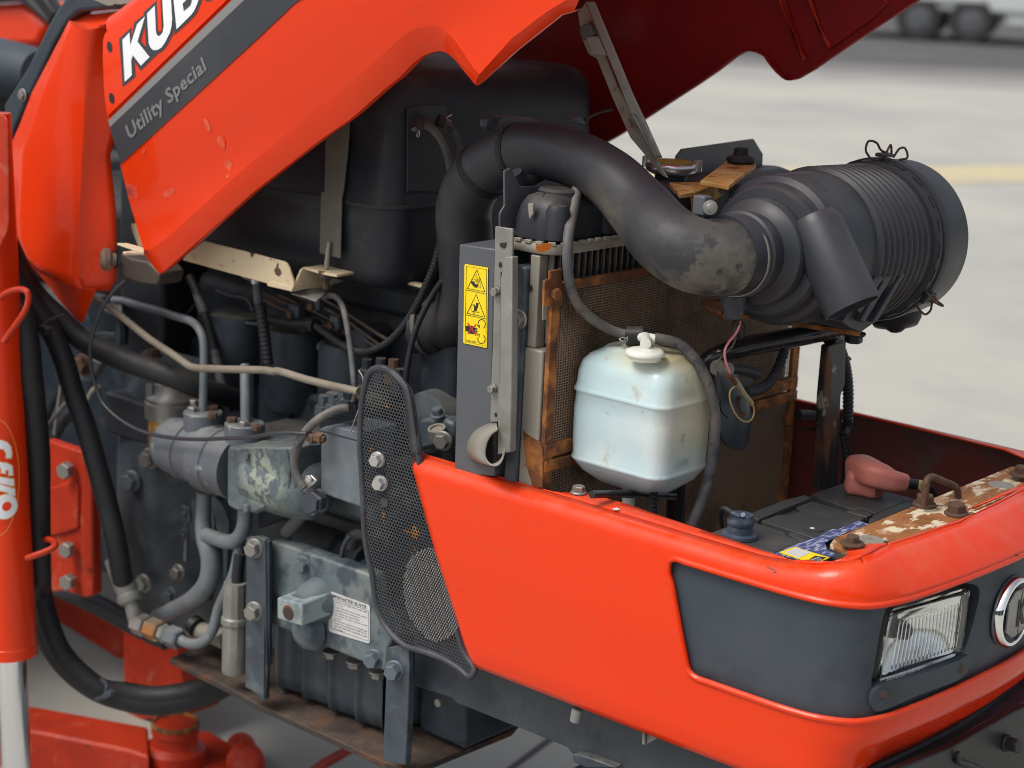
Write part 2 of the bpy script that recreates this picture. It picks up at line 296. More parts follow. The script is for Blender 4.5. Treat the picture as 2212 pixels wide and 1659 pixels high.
def bolt(name, p, axis, r, m, parent, h=None, washer=1.45, label=None):
    key = (round(washer, 2), m.name, name)
    if key not in HEX:
        b = MB()
        if washer: b.lathe((0, 0, 0), (0, 0, 1), [(0, washer), (.16, washer), (.3, washer*.9)], 24)
        b.lathe((0, 0, .2 if washer else 0), (0, 0, 1), [(0, 1.12), (.72, 1.12), (.86, .98), (.86, .8)], 6); HEX[key] = b
        o = b.build(name, m, parent, ang=25); HEX[key] = o.data
    else:
        o = bpy.data.objects.new(name, HEX[key]); S.collection.objects.link(o)
    o.parent = parent; o.matrix_parent_inverse = parent.matrix_world.inverted()
    q = Vector(axis).normalized().to_track_quat('Z', 'Y')
    o.matrix_basis = Matrix.Translation(Vector(p)) @ (q.to_matrix() @ Matrix.Rotation(random.random()*1.0, 3, 'Z')).to_4x4() @ Matrix.Diagonal((r, r, r*(h or 1), 1))
    if label: o['label'] = label
    return o
def offset_poly(pts, d):                        # miter-limited outward offset in the picture plane
    n = len(pts); A = sum(pts[i][0]*pts[(i+1) % n][1]-pts[(i+1) % n][0]*pts[i][1] for i in range(n)); sg = 1 if A > 0 else -1; out = []
    for i in range(n):
        a, b, c = Vector(pts[i-1]), Vector(pts[i]), Vector(pts[(i+1) % n])
        e1 = (b-a).normalized(); e2 = (c-b).normalized(); n1 = Vector((e1.y, -e1.x))*sg; n2 = Vector((e2.y, -e2.x))*sg
        k = (n1+n2); L = max(k.length, .5); k = k.normalized()*min(d/max(.45, L/2), d*1.7); out.append(tuple(b+k))
    return out
def ribbon2(pts, w, closed=False):              # polyline -> quads, in picture pixels
    n = len(pts); P = [Vector(p) for p in pts]; Lf = []; Rt = []
    for i in range(n):
        a = P[i-1] if (i or closed) else P[i]; c = P[(i+1) % n] if (i < n-1 or closed) else P[i]
        e = (c-a).normalized(); q = Vector((-e.y, e.x))*w/2; Lf.append(P[i]+q); Rt.append(P[i]-q)
    m = n if closed else n-1
    return [(Lf[i], Lf[(i+1) % n], Rt[(i+1) % n], Rt[i]) for i in range(m)]
def smooth2(pts, k=6, closed=False):
    P = [Vector((x, y, 0)) for x, y in pts]
    if closed: P = P+P[:1]
    q = spline(P, max(.01, sum((a-b).length for a, b in zip(P, P[1:]))/(len(P)*k))); return [(p.x, p.y) for p in (q[:-1] if closed else q)]
class Print:                                    # flat print on a surface: everything goes through `to` (pixel -> place)
    def __init__(s, to, off): s.to = to; s.off = Vector(off); s.b = MB()
    def poly(s, pts): s.b.prism([s.to(*p) for p in pts], s.off); return s
    def line(s, pts, w, closed=False):
        for q in ribbon2(pts, w, closed): s.b.prism([s.to(*p) for p in q], s.off)
        return s
    def text(s, body, o, u, v, bold=.0, space=1.0, width=None):
        cu = bpy.data.curves.new('t', 'FONT'); cu.body = body; cu.size = 1; cu.offset = bold; cu.resolution_u = 2; cu.space_character = space
        ob = bpy.data.objects.new('t', cu); S.collection.objects.link(ob)
        dg = bpy.context.evaluated_depsgraph_get(); me = bpy.data.meshes.new_from_object(ob.evaluated_get(dg))
        xs = [q.co.x for q in me.vertices]; x0, x1 = min(xs), max(xs); H = .69
        V = [s.to(o[0]+u[0]*(q.co.x-x0)/(x1-x0)+v[0]*q.co.y/H, o[1]+u[1]*(q.co.x-x0)/(x1-x0)+v[1]*q.co.y/H)+s.off for q in me.vertices]
        s.b.add(V, [tuple(f.vertices) for f in me.polygons])
        bpy.data.objects.remove(ob); bpy.data.curves.remove(cu); bpy.data.meshes.remove(me); return s
    def build(s, name, m, parent, **k): return s.b.build(name, m, parent, smooth=False, **k)
# ---------------------------------------------------------------- ground and background
def structure(b, name, m, **k): o = b.build(name, m, **k); o['kind'] = 'structure'; return o
structure(MB().add([(-150, -60, 0), (150, -60, 0), (150, 250, 0), (-150, 250, 0)], [(0, 1, 2, 3)]), 'ground', concrete, smooth=False)
far0 = [PZ(*p, .004) for p in ((-2500, 175), (-2500, 60), (6500, 420), (6500, 150))]
b = MB(); fw = Vector((_v.x, _v.y, 0)).normalized(); sdv = Vector((fw.y, -fw.x, 0)); c0g = Vector((CAM.x, CAM.y, .004))
b.add([c0g+fw*26.0+sdv*-60, c0g+fw*23.3+sdv*60, c0g+fw*95+sdv*90, c0g+fw*95+sdv*-90], [(0, 1, 2, 3)])
structure(b, 'road', asphalt, smooth=False)
for nm, d0, d1, z_, cl in (('road_edge', 22.5, 20.3, .0025, (.27, .265, .25)), ('road_shoulder', 24.2, 21.8, .0033, (.17, .165, .16))):
    b = MB(); b.add([c0g+fw*d0+sdv*-60-Vector((0, 0, .004-z_)), c0g+fw*d1+sdv*60-Vector((0, 0, .004-z_)), c0g+fw*95+sdv*90-Vector((0, 0, .004-z_)), c0g+fw*95+sdv*-90-Vector((0, 0, .004-z_))], [(0, 1, 2, 3)]); structure(b, nm, mat(nm, cl, .9, spots=[(tuple(e*1.3 for e in cl), .5, .45, .6, .8)]), smooth=False)
b = MB()
for d0, d1, w0, w1 in ((12.0, 13.0, .06, .06),):
    a = PZ(1380, 385, .005); c = PZ(2400, 372, .005); e = (c-a).normalized(); q = Vector((-e.y, e.x, 0))*.42
    a -= e*6; c += e*6; b.add([a-q, c-q, c+q, a+q], [(0, 1, 2, 3)])
structure(b, 'parking_line', yline, smooth=False)
# joints of the concrete slabs, seen under the skid plate
b = MB()
for p0, p1 in (((1060, 1690), (1290, 1520)),):
    a = PZ(*p0, .004); c = PZ(*p1, .004); e = (c-a).normalized(); q = Vector((-e.y, e.x, 0))*.006; a -= e*.2; c += e*.1
    b.add([a-q, c-q, c+q, a+q], [(0, 1, 2, 3)])
structure(b, 'slab_joint', asphalt, smooth=False)

def wheel(b, p, axis, r, w):
    b.lathe(Vector(p)-Vector(axis)*w/2, axis, [(0, r*.55), (0, r*.92), (w*.12, r), (w*.88, r), (w, r*.92), (w, r*.55)], 28)
def trailer(loc, rz, label, body_m, length, hgt, loads):
    T = top('parked_trailer', loc, label, 'trailer', 'vehicles parked across the yard'); T.rotation_euler = (0, 0, rz); bpy.context.view_layer.update()
    X = T.matrix_world
    def bb(name, m, parts, bev=.02):
        q = MB()
        for lo, hi in parts: q.box(lo, hi)
        q.v = [tuple(X @ Vector(p)) for p in q.v]; return q.build(name, m, T, bevel=bev)
    bb('chassis', darkveh, [((-length/2, -.95, .42), (length/2, .95, .49)), ((length/2, -.12, .42), (length/2+1.2, .12, .54))])
    bb('body', body_m, [((-length/2-.05, -1.05, .50), (length/2+.05, 1.05, hgt)), ((-length/2, -1.0, .30), (-.95, 1.0, .54)), ((.95, -1.0, .30), (length/2, 1.0, .54))], .06)
    bb('side_panel', darkveh, [((x-.55, -1.075, hgt*.62), (x+.55, -1.055, hgt*.92)) for x in loads])
    bb('mudguard', pale, [((-.62, -1.12, .66), (.62, -1.06, .78)), ((-.62, 1.06, .66), (.62, 1.12, .78))])
    for x, y in ((-.42, -1.0), (.42, -1.0), (-.42, 1.0), (.42, 1.0)):
        q = MB(); wheel(q, (x, y, .36), (0, 1, 0), .36, .22); q.v = [tuple(X @ Vector(p)) for p in q.v]; wo = q.build('wheel', tyre, T)
        q = MB(); q.lathe((x, y-.09 if y < 0 else y+.09, .36), (0, -1 if y < 0 else 1, 0), [(0, .2), (.03, .2), (.045, .07), (.045, .0)], 20); q.v = [tuple(X @ Vector(p)) for p in q.v]; q.build('rim', greysteel, wo)
    q = MB(); q.tube([(length/2+1.05, 0, .5), (length/2+1.05, 0, .16)], .035, 10); wheel(q, (length/2+1.05, 0, .12), (0, 1, 0), .12, .07)
    q.v = [tuple(X @ Vector(p)) for p in q.v]; q.build('jockey_wheel', darkveh, T)
    bb('marker_lamp', bulbm, [((length/2-.5, -1.10, .7), (length/2-.2, -1.055, .82)), ((-length/2+.1, -1.10, .7), (-length/2+.35, -1.055, .82))], .01)
    return T
g = PZ(1960, 86, 0); trailer((g.x+.2, g.y+1.0, 0), R(24), 'pale blurred trailer with dark tyres beyond the raised hood tip', pale, 3.6, 1.9, (-1.1, .9))
g = PZ(2290, 118, 0); trailer((g.x+1.4, g.y+1.6, 0), R(18), 'pale blurred trailer with dark side panels at the picture corner', pale, 3.8, 2.1, (-1.3, 0, 1.2))

# ---------------------------------------------------------------- the tractor
TR = top('tractor', (0, 0, 0), 'orange-red tractor with its hood raised and the engine bay open', 'tractor')
# nose cowl: a wall swept along its plan path; (s, z) -> place
half = [Vector(p) for p in ((-.34, -.33, 0), (.0, -.33, 0), (.36, -.33, 0), (.41, -.3285, 0), (.455, -.321, 0), (.490, -.300, 0), (.507, -.265, 0), (.516, -.22, 0), (.524, -.15, 0), (.529, -.08, 0), (.532, 0, 0))]
path = spline(half + [Vector((p.x, -p.y, 0)) for p in reversed(half[:-1])], .006)
acc = [0.0]
for a, c in zip(path, path[1:]): acc.append(acc[-1]+(c-a).length)
SL = acc[-1]; SC = SL/2
def at_s(s):
    import bisect
    i = min(max(bisect.bisect(acc, s)-1, 0), len(path)-2); u = (s-acc[i])/(acc[i+1]-acc[i])
    p = path[i].lerp(path[i+1], u); j = max(i-1, 0); e = (path[min(i+2, len(path)-1)]-path[j]).normalized(); return p, Vector((e.y, -e.x, 0))
sstep = lambda a, b, x: (lambda q: q*q*(3-2*q))(min(1, max(0, (x-a)/(b-a))))
def lerpt(tab, x):
    for (a, u), (c, w) in zip(tab, tab[1:]):
        if x <= c: return u+(w-u)*max(0, (x-a))/(c-a)
    return tab[-1][1]
SIDE = [(.59, -.006), (.62, -.001), (.66, 0), (.74, .003), (.80, .002), (.852, 0), (.866, -.0035), (.876, -.009), (.883, -.017), (.886, -.026)]
FRONT = [(.59, -.058), (.618, -.048), (.622, -.034), (.650, -.020), (.664, -.003), (.675, 0), (.846, 0), (.856, -.008), (.868, -.022), (.880, -.042), (.886, -.056)]
ZTN, ZTF = .863, .884
def zt_at(s): return ZTN+(ZTF-ZTN)*sstep(SC-.46, SC-.29, s)
def RE(z): return (ER[0][0]+(ER[1][0]-ER[0][0])*(ER[0][1]-z)/(ER[0][1]-ER[1][1]))
def surf(s, z, e=0):
    p, n = at_s(s); w = sstep(.36, .20, abs(s-SC)); o = lerpt(SIDE, z)*(1-w)+lerpt(FRONT, z)*w
    if z > .84: z = .84+(z-.84)*(zt_at(s)-.84)/.046
    d = s-RE(z); o -= max(0, (.013-d)/.013)*.008
    return p+n*(o+e)+Vector((0, 0, z))
def SZ(x, y):
    d = ray(x, y); best = None
    for i in range(len(path)-1):
        a, c = path[i], path[i+1]; ex, ey = c.x-a.x, c.y-a.y; den = d.x*(-ey)+d.y*ex
        if abs(den) < 1e-12: continue
        rx, ry = a.x-CAM.x, a.y-CAM.y; tt = (rx*(-ey)+ry*ex)/den; k = (d.x*ry-d.y*rx)/den
        if -.001 <= k <= 1.001 and tt > 0 and (best is None or tt < best[0]): best = (tt, acc[i]+k*(acc[i+1]-acc[i]))
    return (best[1], CAM.z+d.z*best[0])
ER = [(0, .886), (0, .6)]
ER = [(SZ(*t(1, 2)(1250, 590))[0], .883), (SZ(*t(1, 3)(1800, 785))[0], .600)]
def inside(p, poly):
    c = False; n = len(poly)
    for i in range(n):
        a, b2 = poly[i], poly[i-1]
        if (a[1] > p[1]) != (b2[1] > p[1]) and p[0] < (b2[0]-a[0])*(p[1]-a[1])/(b2[1]-a[1])+a[0]: c = not c
    return c
def dmin(p, loops):
    return min((p[0]-q[0])**2+(p[1]-q[1])**2 for lp in loops for q in lp)**.5
def cdt(out, holes, gx, gy, to):
    V = []; E = []
    for loop in [out]+holes:
        o = len(V); V += [Vector(p) for p in loop]; E += [(o+i, o+(i+1) % len(loop)) for i in range(len(loop))]
    x0 = min(p[0] for p in out); x1 = max(p[0] for p in out); y0 = min(p[1] for p in out); y1 = max(p[1] for p in out)
    nx = int((x1-x0)/gx); ny = int((y1-y0)/gy)
    for i in range(1, nx):
        for j in range(1, ny):
            p = (x0+(x1-x0)*i/nx, y0+(y1-y0)*j/ny)
            if inside(p, out) and not any(inside(p, h) for h in holes) and dmin(p, [out]+holes) > .45*min(gx, gy): V.append(Vector(p))
    r = geometry.delaunay_2d_cdt(V, E, [], 0, 1e-6); P = r[0]; F = []
    for f in r[2]:
        c = (sum(P[i][0] for i in f)/3, sum(P[i][1] for i in f)/3)
        if inside(c, out) and not any(inside(c, h) for h in holes): F.append(f)
    return MB().add([to(*p) for p in P], F)
def dense(loop, d):
    out = []
    for i in range(len(loop)):
        a, c = Vector(loop[i]), Vector(loop[(i+1) % len(loop)]); n = max(1, int((c-a).length/d)); out += [tuple(a.lerp(c, k/n)) for k in range(n)]
    return out
zt = .886; zb = .597
outl = [(ER[0][0]+.006, zt-.001), (ER[0][0]+.001, .8835), (ER[0][0]+.0003, .878)] + [(ER[1][0]-.008, .616), (ER[1][0]-.004, .607), (ER[1][0]+.004, .600), (ER[1][0]+.02, zb), (SL-.05, zb), (SL-.05, zt)]
ins = [SZ(*p) for p in pp(t(2, 2), '1460,1525 1420,1508 1385,1510 1362,1530 1352,1565 1354,1640') + pp(t(2, 3), '1372,10 1420,260 1470,520 1512,750 1528,815 1553,865 1600,897')]
ins = [(s, min(.8385, max(.6955, z))) for s, z in ins]
near = [(SC, .8385), (SC-.2, .8385)] + ins + [(SC-.2, .6955), (SC, .6955)]
inset = near[1:-1] + [(SC+.20, .6955), (SC+.22, .715), (SC+.22, .82), (SC+.20, .8385)]
insd = dense(inset, .008)
b = cdt(dense(outl, .008), [insd], .010, .008, surf)
L1 = [surf(*p) for p in insd]; L2 = [surf(*p, -.007) for p in insd]; b.ribbon(L1+L1[:1], L2+L2[:1])
bead = MB().tube(L1[::2]+L1[:1], .0042, 10, .006, caps=False)
# flange turned in along the top
def zt_xy(x, y):
    i = min(range(0, len(path), 2), key=lambda k: (path[k].x-x)**2+(path[k].y-y)**2); return zt_at(acc[i])
def PZT(x, y):
    z = ZTN
    for _ in range(12): p = PZ(x, y, z); z = .5*z+.5*zt_xy(p.x, p.y)
    return PZ(x, y, z)
inner = [PZT(*p) for p in pp(t(2, 2), '0,843 330,930 430,942 500,940 650,946 1000,1046 1270,1140 1700,1285 2212,1458') + pp(t(3, 2), '200,1532 380,1549 540,1543 640,1512 692,1476 660,1440 582,1412 592,1394 700,1352 840,1387 1060,1387 1300,1312 1500,1244 1660,1192 2000,1012 2212,892')]
i2 = [(p.x, p.y) for p in inner]; i2 = [(RE(zt)-.33, i2[0][1])]+i2
yc = i2[-1][1]
i2 += [(.462, 0.0), (.458, .12), (.455, .20), (.42, .262), (.36, .290), (.2, .296), (-.3, .296)]
o2 = [(lambda p: (p.x, p.y))(surf(SL-.05-(SL-.05-ER[0][0]-.006)*i/240, zt)) for i in range(241)]
fl = cdt(i2+[p for p in o2], [], .012, .012, lambda x, y: Vector((x, y, zt_xy(x, y))))
b.add(fl.v, fl.f)
cowl = b.build('nose_cowl', red, TR, ang=28, label='orange-red nose cowl wrapped around the radiator and battery')
so = cowl.modifiers.new('s', 'SOLIDIFY'); so.thickness = .0025; so.offset = 0
bead.build('inset_bead', red, cowl)
lin = cdt(dense([(SC+.30, .60), (SL-.06, .60), (SL-.06, .880), (SC+.30, .880)], .02), [], .03, .03, lambda s, z: surf(s, z, -.006))  # sheet added over the far wall; shade inside the cowl is in its colour
lin.build('cowl_shade_sheet', mat('dull_red_primer', (.13, .020, .017), .6, spots=[((.06, .03, .027), 9, .45, .65, .8), ((.10, .095, .085), 7, .56, .7, .6)]), cowl)  # dark red is the shade inside the cowl, not primer
# dark inset band with a hole for the lamp
hole = [SZ(*p) for p in smooth2(pp(cN, '352,405 400,352 800,190 1060,178 1118,200 1132,250 1090,450 1050,600 1000,735 935,785 600,905 240,1030 262,850 312,560'), 3, True)]
b = cdt(insd, [hole], .012, .010, lambda s, z: surf(s, z, -.0065))
h1 = [surf(*p, -.0065) for p in hole]; h2 = [surf(*p, -.05) for p in hole]; b.ribbon(h1+h1[:1], h2+h2[:1])
nose = b.build('front_band', charcoal, TR, ang=40, label='dark grey band let into the nose cowl')
led = [SZ(*p) for p in smooth2(pp(cN, '222,1175 212,1130 236,1032 600,908 935,788 1005,748 1034,790 1000,880 960,930 600,1075 300,1198 250,1200'), 3, True)]
b = cdt(dense(led, .006), [], .01, .008, lambda s, z: surf(s, z, -.001)); l1 = [surf(*p, -.001) for p in dense(led, .006)]; l2 = [surf(*p, -.020) for p in dense(led, .006)]; b.ribbon(l1+l1[:1], l2+l2[:1])
b.build('lamp_bezel', charcoal, nose, ang=35)
for x, y in ((318, 1068), (950, 858)):
    s, z = SZ(*cN(x, y)); p, n = at_s(s); q = surf(s, z, -.0006)
    MB().lathe(q-n*.002, n, [(0, .0075), (.001, .0078), (.0026, .0066), (.0026, .0048), (.001, .0044)], 20).build('screw_socket', charcoal, nose)
    bolt('lamp_screw', q-n*.002, n, .0045, boltr, nose, washer=0)
# headlamp
HL = [SZ(*cN(x, y)) for x, y in ((372, 392), (1016, 203), (944, 742), (262, 985))]
mid = surf(sum(p[0] for p in HL)/4, sum(p[1] for p in HL)/4, -.010)
HP = [surf(*p, -.010) for p in HL]; ex = (HP[1]-HP[0]+HP[2]-HP[3]).normalized(); ez = Vector((0, 0, 1)); ez = (ez-ex*ez.dot(ex)).normalized(); en = ex.cross(ez); en = en if en.x > 0 else -en
cc = sum(HP, Vector())/4; C4 = [CAM+ray(*cN(x, y))*((cc-CAM).dot(en)/ray(*cN(x, y)).dot(en)) for x, y in ((366, 384), (1022, 196), (950, 748), (254, 988))]
def bil(u, v): return (C4[0]*(1-u)+C4[1]*u)*(1-v)+(C4[3]*(1-u)+C4[2]*u)*v
def rr(n=6, r=.10):
    o = []
    for cx, cy, a0 in ((1-r, r, -90), (1-r, 1-r, 0), (r, 1-r, 90), (r, r, 180)):
        for i in range(n+1): a = R(a0+90*i/n); o.append((cx+r*math.cos(a), cy+r*math.sin(a)))
    return o
lamp = MB().ribbon([bil(u, v)-en*.002 for u, v in rr()+rr()[:1]], [bil(u, v)-en*.034 for u, v in rr()+rr()[:1]]).build('headlamp', alum, TR, label='rectangular headlamp with fluted glass at the nose')
b = MB(); N = 44; rows = []
for j in range(15):
    v = .02+.96*j/14; rows.append([bil(.015+.97*i/N, v)+en*(.0035*(1-(2*i/N-1)**2)*(1-(2*v-1)**2)+(.0016*(i % 2) if .12 < v < .9 and 4 < i < N-4 else 0)) for i in range(N+1)])
b.grid(rows); lens = b.build('lens', glass, lamp, fix=True, thick=.0022)
b = MB(); rows = []
for j in range(17):
    v = .03+.94*j/16; rows.append([bil(.03+.94*i/24, v)-en*(.008+.030*max(0, 1-((2*i/24-1)*.95)**2)*max(0, 1-((2*v-1)*.95)**2)) for i in range(25)])
b.grid(rows).build('reflector', reflm, lamp)
MB().lathe(bil(.42, .5)-en*.036, en, [(0, .012), (.012, .012), (.02, .009), (.024, .0)], 16).build('bulb_cap', charcoal, lamp)
pr = Print(lambda u, v: bil(u, v)+en*.0052, en*.0003)
pr.text('TOP', (.46, .17), (.08, 0), (0, -.07), .01); pr.build('lamp_lettering', labelw, lamp); pr = Print(lambda u, v: bil(u, v)+en*.0052, en*.0003); pr.text('SEALED BEAM', (.06, .955), (.42, 0), (0, -.055), .01); pr.build('lamp_lettering', labelw, lamp)
# emblem
e0 = Vector((.5325, 0, .7655)); en2 = Vector((1, 0, 0))
em = MB().lathe(e0-en2*.006, en2, [(0, .046), (.008, .046), (.012, .0430), (.012, .039), (.008, .0375), (.006, .0375)], 48, cap=False).build('emblem_ring', chrome, TR, ang=50)
MB().lathe(e0-en2*.004, en2, [(0, .038), (.006, .038)], 40).build('emblem_dish', charcoal, em)
def eY(y, z): return Vector((e0.x+.003, y*.9, e0.z+z*.9))
b = MB()
for poly in ([(-.030, .020), (-.012, .034), (.004, .034), (.004, -.034), (-.012, -.034), (-.030, -.022)], [(.008, .034), (.020, .030), (.034, .012), (.016, .0), (.034, -.014), (.020, -.030), (.008, -.034)]):
    b.prism([eY(-y, z) if False else eY(y, z) for y, z in poly], (.004, 0, 0))
b.build('emblem_plate', alum, em, bevel=.001)
b = MB().prism([eY(y, z)+Vector((.0042, 0, 0)) for y, z in ((-.004, .02), (.001, .02), (.001, .004), (.014, .02), (.022, .02), (.009, .002), (.022, -.02), (.014, -.02), (.001, -.004), (.001, -.02), (-.004, -.02))], (.0006, 0, 0)); b.build('emblem_letter', black_dec, em, smooth=False)
# pressed bumps in the lower front recess
b = MB()
s0, s1 = SC-.285, SC+.285
for i in range(118):
    for j in range(6):
        s = s0+(s1-s0)*(i+.5*(j % 2))/118; z = .6245+j*.0042
        if abs(s-SC) > .225+.0022*i*0+(.05 if j < 4 else .03): continue
        p, n = at_s(s); c = surf(s, z, .0009); e = Vector((-n.y, n.x, 0))*.0018; u = Vector((0, 0, .0016)); b.add([c-e, c-u, c+e, c+u, c+n*.003], [(0, 1, 4), (1, 2, 4), (2, 3, 4), (3, 0, 4)])
b.build('grille_bump', red, cowl, smooth=False, kind='stuff')
# bolts and studs of the cowl
p = PZT(*t(2, 2)(575, 955)); p.z += .002; bolt('cowl_bolt', p, (0, 0, 1), mpx(12.5, p), boltm, cowl, 1.25)
for x, y in ((730, 1385), (2190, 785)):
    p = PZ(*t(3, 2)(x, y), .8865); bolt('beam_bolt', p, (0, 0, 1), mpx(13.5, p), boltr, cowl, 1.4, washer=2.0)
for x, y, x2, y2, w in ((565, 1150, 545, 1250, 24), (1140, 1350, 1140, 1450, 8)):
    pipe('cowl_stud', LY(t(2, 3), f'{x},{y} {x2},{y2}', -.318), w, zinc, cowl)
MB().prism(LY(t(2, 3), '1130,1360 1250,1385 1245,1410 1150,1460 1130,1440', -.315), (0, .01, 0)).build('cowl_tab', zinc, cowl, bevel=.001)

# ---------------------------------------------------------------- hood
YH = -.33
crease = pp(t(0, 1), '1250,505 1300,500 1400,432') + pp(t(1, 0), '-60,1420 0,1372 500,960 830,700 1100,470') + smooth2(pp(t(1, 0), '1180,390 1230,345 1330,268 1430,234 1540,226 1625,262 1700,330 1790,450'), 4) + pp(t(1, 0), '1880,590 1932,640') + pp(t(2, 0), '0,330 300,100 520,-30 640,-110')
edge = pp(t(0, 1), '1262,560 1375,705 1400,700') + pp(t(0, 0), '2180,1665') + pp(t(1, 0), '0,1640 560,1205 830,1020 1100,780') + smooth2(pp(t(1, 0), '1160,730 1230,675 1360,545 1450,478 1580,442 1640,455 1720,520 1800,620'), 4) + pp(t(1, 0), '1895,735') + pp(t(2, 0), '0,448 330,188 400,130 540,90')
up = Vector((math.cos(R(28.5)), 0, math.sin(R(28.5)))); nrm = Vector((-up.z, 0, up.x)); H0 = PY(*t(0, 0)(1040, 1410), YH)
def bulge(p): h = (p-H0).dot(nrm); return .027*math.sin(math.pi*min(1, max(0, (h+.10)/.36)))
def PH(x, y, e=0):
    Y = YH
    for _ in range(4): p = PY(x, y, Y); Y = YH-bulge(p)
    return PY(x, y, Y-e)
CR = [PH(x, y) for x, y in crease]
rear = pp(t(0, 0), '905,295 890,345 888,480 895,700 918,960 935,1040 980,1200 1040,1410') + pp(t(0, 1), '1095,0 1180,300 1235,480')
RR = [PH(x, y) for x, y in rear]; TOPR = [PH(*t(0, 0)(x, y)) for x, y in ((925, 268), (1000, 222))]
FR = CR[-1]+up*.05; hoodtop = TOPR[-1]+up*1.12; FT = FR+nrm*.30
poly = RR+CR+[FR, FT, hoodtop]+list(reversed(TOPR))
def HB(x, z): p = Vector((x, YH, z)); return Vector((x, YH-bulge(p), z))
fl2 = cdt(dense([(p.x, p.z) for p in poly], .02), [], .025, .025, HB)
b = MB().add(fl2.v, fl2.f)
b.ribbon(RR, [p+Vector((0, .02, 0)) for p in RR])
T0 = TOPR+[hoodtop]; rows = [T0]
for a in range(1, 7): rows.append([p+nrm*.028*math.sin(R(15*a))+Vector((0, .028*(1-math.cos(R(15*a))), 0)) for p in T0])
rows.append([Vector((p.x, -YH-.02, p.z))+nrm*.03 for p in T0]); b.grid(rows)
hf = hoodtop; b.grid([[Vector((hf.x, y, hf.z))+nrm*.03+up*.06*k-nrm*.07*k for y in (YH+.01, -.2, 0, .2, -YH-.01)] for k in range(5)])
hood = b.build('hood', red, TR, ang=40, label='raised orange-red hood with white lettering on its side')
EG = [PY(x, y, YH+.012) for x, y in edge]
def rs(P, n):
    L = [0]
    for a, c in zip(P, P[1:]): L.append(L[-1]+(c-a).length)
    o = []
    for i in range(n):
        d = L[-1]*i/(n-1); j = 0
        while j < len(P)-2 and L[j+1] < d: j += 1
        o.append(P[j].lerp(P[j+1], (d-L[j])/max(1e-9, L[j+1]-L[j])))
    return o
def idx_of(lst, p): return min(range(len(lst)), key=lambda i: (lst[i][0]-p[0])**2+(lst[i][1]-p[1])**2)
kc = [1, idx_of(crease, t(1, 0)(0, 1372)), idx_of(crease, t(1, 0)(1100, 470)), idx_of(crease, t(1, 0)(1540, 226)), idx_of(crease, t(1, 0)(1790, 450)), idx_of(crease, t(1, 0)(1932, 640)), len(crease)-1]
ke = [1, idx_of(edge, t(1, 0)(0, 1640)), idx_of(edge, t(1, 0)(1100, 780)), idx_of(edge, t(1, 0)(1580, 442)), idx_of(edge, t(1, 0)(1800, 620)), idx_of(edge, t(1, 0)(1895, 735)), len(edge)-1]
ra, rb = [], []
for (a, c), (d, e) in zip(zip(kc, kc[1:]), zip(ke, ke[1:])):
    ra += rs(CR[a:c+1], 16)[:-1]; rb += rs(EG[d:e+1], 16)[:-1]
ra.append(CR[-1]); rb.append(EG[-1])
ra = [CR[0]]+ra; rb = [EG[0]]+rb
rows = [ra, [p.lerp(q, .5)+Vector((0, -.0015, 0)) for p, q in zip(ra, rb)], rb, [p+Vector((0, .004, 0))-nrm*.001 for p in rb], [p+Vector((0, .016, 0))+nrm*.003 for p in rb]]
lip = MB().grid(rows); lip.ribbon([CR[0], EG[0]], [CR[0]+Yq*.02 for Yq in [Vector((0, 1, 0))]]+[EG[0]+Vector((0, .02, 0))])
lip.build('hood_lip', red, hood, ang=40)
# letter panel, 3 mm proud of the stripe zone
zone = pp(t(0, 0), '905,300 892,350 890,480 897,700 920,985 930,1003') + pp(c0, '2212,-60 2500,-330 2600,-900') + pp(t(0, 0), '1350,-190 1010,232 930,268')
zd = dense(zone, 12.0); zq = cdt(zd, [], 14, 14, lambda x, y: PH(x, y, .0035)); z1 = [PH(x, y, .0035) for x, y in zd]; z2 = [PH(x, y, -.001) for x, y in zd]; zq.ribbon(z1+z1[:1], z2+z2[:1]); zq.build('lettering_panel', red, hood, ang=30)
for x, y, w, h in ((947, 405, 22, 47), (965, 848, 22, 46)):
    ring = [PH(*t(0, 0)(x+w*math.cos(R(a))+6*math.sin(R(a)), y+h*math.sin(R(a))), .0039) for a in range(0, 360, 15)]
    plate('bolt_hole', ring, (0, -.0004, 0), black_dec, hood, 0, smooth=False)
class PrintH(Print):
    def poly(s, pts):
        q = cdt(dense(pts, 10.0), [], 12, 12, s.to); s.b.add(q.v, q.f); return s
toH = lambda x, y: PH(x, y, .0012)
PrintH(toH, (0, 0, 0)).poly(pp(t(0, 0), '935,1040 1000,980 2005,0 2240,-230 2300,-180 2110,0 948,1100')).build('grey_stripe', band_grey, hood)
PrintH(toH, (0, 0, 0)).poly(pp(t(0, 0), '949,1103 2112,2 2480,-345 2800,-120 2555,20 2212,345 1042,1418')).build('dark_stripe', band_dark, hood)
kp = pp(c0, '345,688 468,562 482,785 600,415 735,285 605,720 815,985 665,1135 525,955 497,1045 510,1300 385,1415')
up_ = pp(c0, '770,235 905,95 925,540 935,590 962,625 1000,612 1040,560 1060,450 1035,0 1030,-120 1175,-260 1190,60 1205,330 1195,450 1165,570 1080,740 1020,820 960,860 890,870 840,835 815,790 800,740')
bp_ = pp(c0, '1230,0 1222,-190 1400,-400 1620,-440 1700,-250 1660,0 1640,60 1590,180 1540,250 1460,330 1280,508 1240,100')
pd = PrintH(lambda x, y: PH(x, y, .0041), (0, 0, 0))
for q in (kp, up_, bp_): pd.poly(offset_poly(q, 7.0))
pd.poly(pp(c0, '690,860 800,760 900,870 985,900 895,990 800,1010 740,950')); pd.poly(pp(c0, '1720,-60 1760,0 1800,18 1840,20 1880,8 1930,-40 1930,-120 1720,-120'))
pd.build('lettering_outline', dark_dec, hood)
